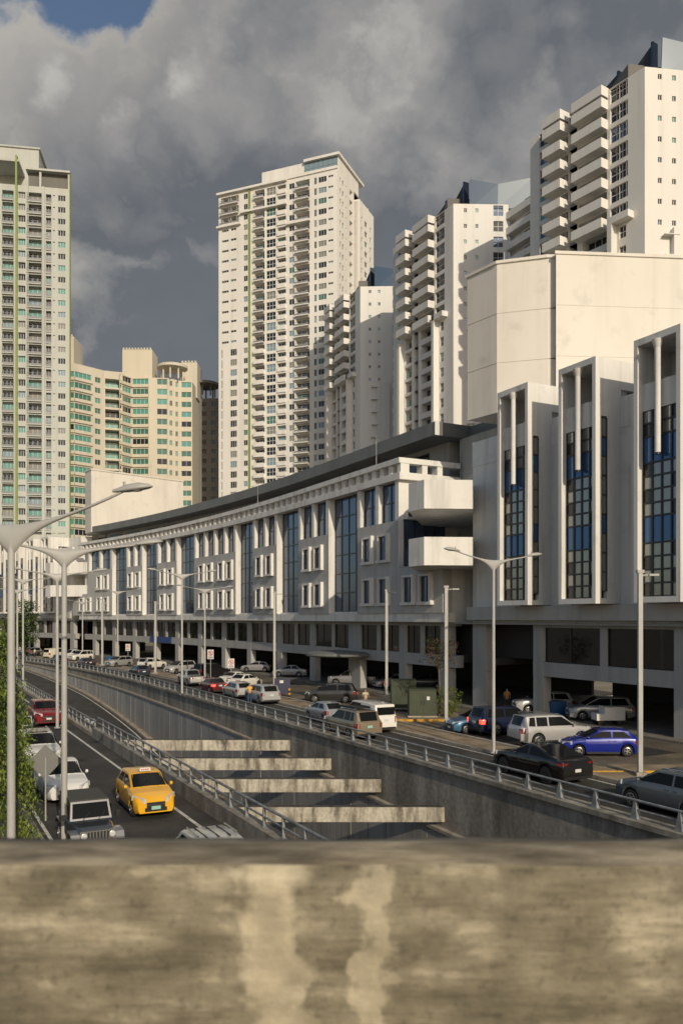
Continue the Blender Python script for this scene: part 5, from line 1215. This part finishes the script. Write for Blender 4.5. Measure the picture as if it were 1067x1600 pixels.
twin_lamp('farthest twin lamp post in the left verge behind the nearest post', G(27, 1050), 11.0, R_(30), (3.4, 3.2), (.3, .3), .6, .14)
single_lamp('square single lamp post nearest the viewer, right of the bright blue hatchback', G(1000, 1216), 9.6, R_(0), .10)
single_lamp('square single lamp post beside the bushy little tree', G(697, 1141), 9.5, R_(0), .105)
single_lamp('square single lamp post in front of the green cabinets', G(604, 1100), 9.8, R_(10), .11)
single_lamp('square single lamp post left of the wide entrance pillar', G(429, 1080), 10.0, R_(10), .12)
single_lamp('square single lamp post behind the dark blue hatchback', G(243, 1054), 9.5, R_(10), .13)
single_lamp('square single lamp post beyond the grey SUV under the shop fascia', G(160, 1041), 9.8, R_(10), .14)
single_lamp('farthest square single lamp post at the left end block', G(46, 1024), 12.0, R_(10), .16)

# ------------------------------------------------------------------ signs and small street things
def no_parking(label, loc, h, yaw):
    root = thing('road_sign', label, 'sign', loc, yaw, 'no parking signs')
    mb = MB(); mb.tube((0, .03, 0), (0, .03, h), .035, .035, 'galv', 8); link('post', mb.mesh('post'), root)
    mb = MB(); mb.box(-.36, .36, -.03, 0, h - 1.05, h, 'sign_white'); link('plate', mb.mesh('plate'), root)
    mb = MB(); n = 24; c = h - .40
    for i in range(n):
        a, b = 2 * math.pi * i / n, 2 * math.pi * (i + 1) / n
        mb.face([(r_ * math.cos(t), -.034, c + r_ * math.sin(t)) for r_, t in ((.22, a), (.29, a), (.29, b), (.22, b))], 'sign_red')
    mb.face([(-.18, -.036, c + .13), (-.13, -.036, c + .18), (.18, -.036, c - .13), (.13, -.036, c - .18)], 'sign_red')
    for a in ((-.08, -.04, -.13, .13), (-.04, .08, .09, .13), (-.04, .06, -.02, .02), (-.04, .08, -.13, -.09)): mb.face([(a[0], -.038, c + a[2]), (a[1], -.038, c + a[2]), (a[1], -.038, c + a[3]), (a[0], -.038, c + a[3])], 'sign_black')
    for zz in (h - .84, h - .96): mb.face([(-.26, -.034, zz), (.26, -.034, zz), (.26, -.034, zz + .06), (-.26, -.034, zz + .06)], 'sign_black')
    link('symbol', mb.mesh('symbol'), root)
no_parking('no parking sign with a red ring above the silver pickup', G(329, 1070), 3.9, R_(-8))
no_parking('no parking sign with a red ring above the white sedans', G(361, 1070), 2.9, R_(8))
no_parking('no parking sign in front of the dark entrance below the blue fascia', G(200, 1041), 3.4, R_(5))
root = thing('warning_sign', 'grey back of a diamond road sign on the left pavement beside the white sedan', 'sign', (-10.75, 30.0, .1), R_(30))
mb = MB(); mb.tube((0, 0, 0), (0, 0, 2.3), .03, .03, 'galv', 8); link('post', mb.mesh('post'), root)
mb = MB(); mb.prism([(-.62, 0), (0, -.62), (.62, 0), (0, .62)], 0, .02, 'sign_back'); o = link('plate', mb.mesh('plate'), root); o.location = (0, .06, 2.15); o.rotation_euler = (R_(90), 0, 0)
# green transformer cabinets on the yellow-edged island
def cabinet(label, x0, x1, y0, y1, h):
    cx, cy = (x0 + x1) / 2, (y0 + y1) / 2
    root = thing('transformer_cabinet', label, 'cabinet', (cx, cy, .12), 0, 'green cabinets on the kerb island')
    a, b = (x1 - x0) / 2, (y1 - y0) / 2
    mb = MB(); mb.box(-a, a, -b, b, .1, h - .06, 'box_green'); mb.box(-a - .04, a + .04, -b - .05, b + .04, h - .06, h, 'box_green'); mb.box(-a - .1, a + .1, -b - .1, b + .1, 0, .1, 'kerb'); link('housing', mb.mesh('housing'), root)
    for s_ in (-1, 1):
        mb = MB(); mb.box(s_ * a * .5 - a * .46, s_ * a * .5 + a * .46, -b - .025, -b, .22, h - .16, 'box_green'); d = link('door', mb.mesh('door'), root)
        mb = MB(); mb.box(s_ * a * .12 - .03, s_ * a * .12 + .03, -b - .05, -b - .02, h * .45, h * .6, 'black_trim'); link('handle', mb.mesh('handle'), d)
    mb = MB(); mb.box(a * .3, a * .3 + .22, -b - .032, -b - .026, h * .62, h * .62 + .26, 'sign_white'); link('notice', mb.mesh('notice'), root)
    for i in range(5):
        mb = MB(); mb.box(a, a + .03, -b * .7, b * .7, .4 + i * .22, .5 + i * .22, 'box_green'); link('vent_slat', mb.mesh('vent_slat'), root)
cabinet('dark green transformer cabinet with a white notice, nearer of two beside the island tree', 5.0, 7.0, 61.0, 62.6, 2.05)
cabinet('dark green transformer cabinet standing left and behind the other one', 4.0, 6.0, 66.3, 67.8, 2.35)
root = thing('waste_bin', 'blue waste container by the pillar of the near bays', 'bin', (*pick(868, 1122), .02), R_(10))
mb = MB(); mb.hexa([(-.5, -.45, 0.12), (.5, -.45, 0.12), (.5, .45, 0.12), (-.5, .45, 0.12), (-.6, -.55, 1.15), (.6, -.55, 1.15), (.6, .55, 1.15), (-.6, .55, 1.15)], 'bin_blue'); link('body', mb.mesh('body'), root)
mb = MB(); mb.box(-.64, .64, -.6, .6, 1.15, 1.24, 'bin_blue'); link('lid', mb.mesh('lid'), root)
for x in (-.4, .4):
    mb = MB(); mb.lathe([(.1, -.04), (.1, .04)], 'rubber', 12, 'y', (x, -.4, .1)); link('wheel', mb.mesh('wheel'), root)
root = thing('bollard', 'yellow and black striped bollard beside the silver SUV', 'bollard', G(452, 1093), 0)
for i in range(5):
    mb = MB(); mb.lathe([(.11, 0), (.11, .2)], 'line_yellow' if i % 2 == 0 else 'black_trim', 12, c=(0, 0, i * .2)); link('band', mb.mesh('band', 50), root)
root = thing('sign_board', 'dark blue notice board on the pavement behind the silver SUV', 'sign', G(441, 1089), R_(10))
mb = MB(); mb.box(-.75, .75, -.05, .05, .3, 1.75, simple('board_blue', (.015, .018, .055), .5)); link('board', mb.mesh('board'), root)
for x in (-.6, .6):
    mb = MB(); mb.box(x - .04, x + .04, -.04, .04, 0, .3, 'galv'); link('leg', mb.mesh('leg'), root)
mb = MB(); mb.box(-.25, .1, -.058, -.052, 1.3, 1.55, 'sign_white'); link('notice', mb.mesh('notice'), root)
o = thing('bin', 'blue bin left of the grey SUV under the shop fascia', 'bin', G(173, 1037), 0); mb = MB(); mb.hexa([(-.5, -.4, 0), (.5, -.4, 0), (.5, .4, 0), (-.5, .4, 0), (-.6, -.5, 1.1), (.6, -.5, 1.1), (.6, .5, 1.1), (-.6, .5, 1.1)], 'bin_blue'); link('body', mb.mesh('body'), o)
mb = MB(); mb.box(-.63, .63, -.53, .53, 1.1, 1.18, 'bin_blue'); link('lid', mb.mesh('lid'), o)
root = thing('utility_cart', 'white utility cart in the dark undercroft right of the blue bin', 'cart', (*pick(950, 1136), .14), R_(5))
mb = MB(); mb.box(-1.0, 1.0, -.5, .5, .35, .8, 'sign_white'); mb.box(-.4, 1.0, -.5, -.45, .8, 1.25, 'sign_white'); mb.box(-.45, -.4, -.5, .5, .8, 1.3, 'sign_white'); link('body', mb.mesh('body'), root)
add_wheels(root, 2, 1.0, .25, (.65, -.65), True, .14)

# ------------------------------------------------------------------ people
def person(label, loc, yaw, h, shirt, trouser, raise_arm=False):
    root = thing('person', label, 'person', loc, yaw); k = h / 1.75
    def skin(name, pts, edges, rad, m, parent=root, sub=1):
        me = bpy.data.meshes.new(name); me.from_pydata([tuple(c * k for c in p) for p in pts], edges, []); me.materials.append(M[m])
        o = link(name, me, parent); md = o.modifiers.new('skin', 'SKIN'); md.use_smooth_shade = True
        sv = me.skin_vertices[0].data if me.skin_vertices else None
        if sv is None:
            bm = bmesh.new(); bm.from_mesh(me); bm.verts.layers.skin.verify(); bm.to_mesh(me); bm.free(); sv = me.skin_vertices[0].data
        for v, r in zip(sv, rad): v.radius = (r[0] * k, r[1] * k) if isinstance(r, tuple) else (r * k, r * k)
        sv[0].use_root = True
        s2 = o.modifiers.new('sub', 'SUBSURF'); s2.levels = sub; s2.render_levels = sub
        return o
    ar = [(-.26, .02, 1.16), (-.24, -.10, .93)] if not raise_arm else [(-.28, -.12, 1.18), (-.16, -.34, 1.22)]
    pts = [(0, 0, .95), (0, 0, 1.2), (0, 0, 1.42), (0, -.01, 1.52), (0, -.02, 1.64), (0, -.02, 1.74), (-.18, 0, 1.40), ar[0], ar[1], (.18, 0, 1.40), (.25, .02, 1.16), (.24, -.12, .95), (-.10, 0, .88), (-.11, -.02, .50), (-.11, .02, .09), (-.11, -.13, .04), (.10, 0, .88), (.12, .0, .50), (.12, .04, .09), (.12, -.11, .04)]
    ed = [(0, 1), (1, 2), (2, 3), (3, 4), (4, 5), (2, 6), (6, 7), (7, 8), (2, 9), (9, 10), (10, 11), (0, 12), (12, 13), (13, 14), (14, 15), (0, 16), (16, 17), (17, 18), (18, 19)]
    rad = [(.13, .10), (.13, .10), (.15, .10), .055, (.078, .095), (.06, .075), .06, .042, .035, .06, .042, .035, .085, .058, .042, .035, .085, .058, .042, .035]
    skin('body', pts, ed, rad, 'skin', sub=2)
    sp = [(0, 0, .93), (0, 0, 1.2), (0, 0, 1.43), (-.18, 0, 1.41), (lerp(-.18, ar[0][0], .8), ar[0][1] * .8, lerp(1.41, ar[0][2], .8)), (.18, 0, 1.41), (.24, .015, 1.22)]
    skin('shirt', sp, [(0, 1), (1, 2), (2, 3), (3, 4), (2, 5), (5, 6)], [(.165, .125), (.16, .125), (.165, .12), .085, .068, .085, .068], shirt, sub=2)
    skin('trousers', [(0, 0, .97), (-.10, 0, .86), (-.11, -.02, .50), (-.11, .02, .12), (.10, 0, .86), (.12, 0, .50), (.12, .04, .12)], [(0, 1), (1, 2), (2, 3), (0, 4), (4, 5), (5, 6)], [(.155, .12), .105, .08, .066, .105, .08, .066], trouser, sub=2)
    skin('hair', [(0, .0, 1.69), (0, 0, 1.765)], [(0, 1)], [(.09, .105), (.06, .07)], 'hair', sub=2)
    return root
person('man in a yellow shirt and blue jeans standing in the road beside the silver SUV', G(390, 1099), R_(200), 1.74, 'shirt_yellow', 'jeans', True)
person('person in a cream shirt standing behind the white van', G(571, 1110), R_(190), 1.72, 'shirt_cream', 'trousers')
person('person in an orange shirt at the dark entrance beside the near bays', (*pick(792, 1112), .14), R_(160), 1.70, 'shirt_orange', 'trousers')
person('person in a dark red shirt by the green cabinets', (*pick(602, 1091), .14), R_(60), 1.70, 'shirt_red', 'trousers')
person('distant pedestrian in a white shirt at the far left end of the street', G(41, 1027), R_(120), 1.72, 'shirt_white', 'trousers')
person('distant pedestrian in a red shirt at the far left end of the street', G(45, 1028), R_(240), 1.66, 'shirt_red', 'jeans')
person('pedestrian in a cream shirt standing by the farthest square lamp post', G(54, 1028), R_(200), 1.74, 'shirt_cream', 'trousers')

# ------------------------------------------------------------------ plants
def leaf(mb, p, ln, wd, yaw, pitch, m):
    d = Vector((math.cos(yaw) * math.cos(pitch), math.sin(yaw) * math.cos(pitch), math.sin(pitch))); s_ = Vector((-math.sin(yaw), math.cos(yaw), 0)) * wd; p = Vector(p); n = Vector((0, 0, ln * .10))
    a, b, c, e = p, p + d * ln * .45 + s_ + n, p + d * ln, p + d * ln * .45 - s_ + n
    mb.face([a, b, c, e], m)
def trunk(root, pts, m='bark'):
    mb = MB()
    for (p0, r0), (p1, r1) in zip(pts, pts[1:]): mb.tube(p0, p1, r0, r1, m, 9)
    link('trunk', mb.mesh('trunk', 50), root)
# drooping tree at the left edge
root = thing('weeping_tree', 'bright green tree with drooping foliage at the left edge of the view', 'tree', (-10.35, 24.0, .05), 0)
trunk(root, [((0, 0, 0), .22), ((.05, .1, 2.5), .18), ((-.1, 0, 5.0), .11), ((-.3, .1, 6.8), .05)])
mb = MB(); r2 = random.Random(11)
for i in range(600):
    z = r2.uniform(.6, 7.5); a = r2.uniform(0, 6.283); R0 = interp(z, [(0, 1.35), (2.5, 1.25), (5, .95), (6.6, .7), (7.5, .3)]) * r2.uniform(.45, 1.0)
    c = (math.cos(a) * R0, math.sin(a) * R0 + .2, z); ln = r2.uniform(.5, 1.3)
    tone = r2.random()
    for j in range(26):                                            # one drooping spray
        t = r2.random(); p = (c[0] + math.cos(a) * .32 * t + r2.gauss(0, .07), c[1] + math.sin(a) * .32 * t + r2.gauss(0, .07), c[2] - ln * t * t + r2.gauss(0, .04))
        leaf(mb, p, r2.uniform(.10, .2), r2.uniform(.018, .034), r2.uniform(0, 6.283), r2.uniform(-1.4, -.2), 'leaf_light' if tone > .55 else ('leaf_mid' if tone > .18 else 'leaf_dark'))
link('crown', mb.mesh('crown'), root)
for (x, y, h_, rr) in ((-13.6, 24.5, 6.2, 1.7), (-13.2, 31.5, 4.6, 1.3)):
    root = thing('bushy_tree', 'bushy green tree behind the drooping one at the left edge' if y < 25 else 'lower green bush behind the drooping tree beside the left pavement', 'tree', (x, y, .05), 0)
    trunk(root, [((0, 0, 0), .2), ((.1, 0, h_ * .5), .14), ((0, .1, h_ * .9), .05)]); mb = MB()
    for i in range(330):
        z = r2.uniform(.12, 1.0) * h_; a = r2.uniform(0, 6.283); R0 = rr * math.sqrt(max(.05, 1 - (z / h_ - .4) ** 2 * 2.2)) * r2.uniform(.4, 1); tone = r2.random()
        for j in range(16): leaf(mb, (math.cos(a) * R0 + r2.gauss(0, .16), math.sin(a) * R0 + r2.gauss(0, .16), z + r2.gauss(0, .14)), r2.uniform(.12, .24), r2.uniform(.03, .05), r2.uniform(0, 6.283), r2.uniform(-1.0, .5), 'leaf_light' if tone > .6 else ('leaf_mid' if tone > .2 else 'leaf_dark'))
    link('crown', mb.mesh('crown'), root)
# small dry tree and the bush on the island
root = thing('dry_tree', 'slim small tree with brownish leaves on the yellow-edged island', 'tree', (7.3, 61.6, .12), 0)
trunk(root, [((0, 0, 0), .11), ((.03, 0, 2.0), .09), ((-.05, 0, 3.8), .06), ((-.02, .05, 5.2), .025)])
for a, z0, z1, l_ in ((.4, 3.2, 4.7, 1.0), (2.4, 3.4, 4.9, 1.0), (4.4, 3.0, 4.4, .9), (5.6, 3.8, 5.3, .8)):
    mb = MB(); mb.tube((-.03, 0, z0), (math.cos(a) * l_, math.sin(a) * l_, z1), .035, .015, 'bark', 6); link('branch', mb.mesh('branch'), root)
mb = MB()
for i in range(95):
    a = r2.uniform(0, 6.283); R0 = r2.uniform(.3, 1.35); z = r2.uniform(3.7, 5.8); m = 'leaf_brown' if r2.random() < .75 else 'leaf_dark'
    for j in range(11): leaf(mb, (math.cos(a) * R0 + r2.gauss(0, .13), math.sin(a) * R0 + r2.gauss(0, .13), z + r2.gauss(0, .13)), r2.uniform(.14, .26), r2.uniform(.04, .07), r2.uniform(0, 6.283), r2.uniform(-1.0, .6), m)
link('crown', mb.mesh('crown'), root)
root = thing('bush', 'light green bush at the foot of the slim dry tree', 'bush', (7.9, 61.1, .12), 0)
mb = MB()
for a in range(0, 360, 60): mb.tube((0, 0, 0), (.4 * math.cos(R_(a)), .4 * math.sin(R_(a)), 1.3), .025, .01, 'bark', 5)
link('stem', mb.mesh('stem'), root)['kind'] = 'stuff'
mb = MB()
for i in range(110):
    a = r2.uniform(0, 6.283); z = r2.uniform(.3, 2.2); R0 = math.sqrt(max(.03, 1 - (z / 2.2 - .55) ** 2 * 3)) * r2.uniform(.2, .95); m = 'leaf_light' if r2.random() < .6 else 'leaf_mid'
    for j in range(11): leaf(mb, (math.cos(a) * R0 + r2.gauss(0, .1), math.sin(a) * R0 + r2.gauss(0, .1), z + r2.gauss(0, .1)), r2.uniform(.12, .22), r2.uniform(.03, .05), r2.uniform(0, 6.283), r2.uniform(-.8, .6), m)
link('crown', mb.mesh('crown'), root)
# dark trees at the far left end of the street
for u, v, h_, lab in ((38, 1029, 10.5, 'dark tree standing under the far left end block'), (24, 1031, 8.0, 'dark tree left of the far end block, behind the lamp posts')):
    x, y = pick(u, v); root = thing('dark_tree', lab, 'tree', (x, y, 0), 0)
    trunk(root, [((0, 0, 0), .3), ((.2, 0, h_ * .45), .22), ((0, .2, h_ * .85), .06)]); mb = MB()
    for i in range(230):
        z = r2.uniform(.28, 1.0) * h_; a = r2.uniform(0, 6.283); R0 = h_ * .28 * math.sqrt(max(.05, 1 - (z / h_ - .6) ** 2 * 5)) * r2.uniform(.3, 1); tone = r2.random()
        for j in range(12): leaf(mb, (math.cos(a) * R0 + r2.gauss(0, .3), math.sin(a) * R0 + r2.gauss(0, .3), z + r2.gauss(0, .25)), r2.uniform(.3, .6), r2.uniform(.1, .18), r2.uniform(0, 6.283), r2.uniform(-1.0, .5), 'leaf_mid' if tone > .7 else 'leaf_dark')
    link('crown', mb.mesh('crown'), root)
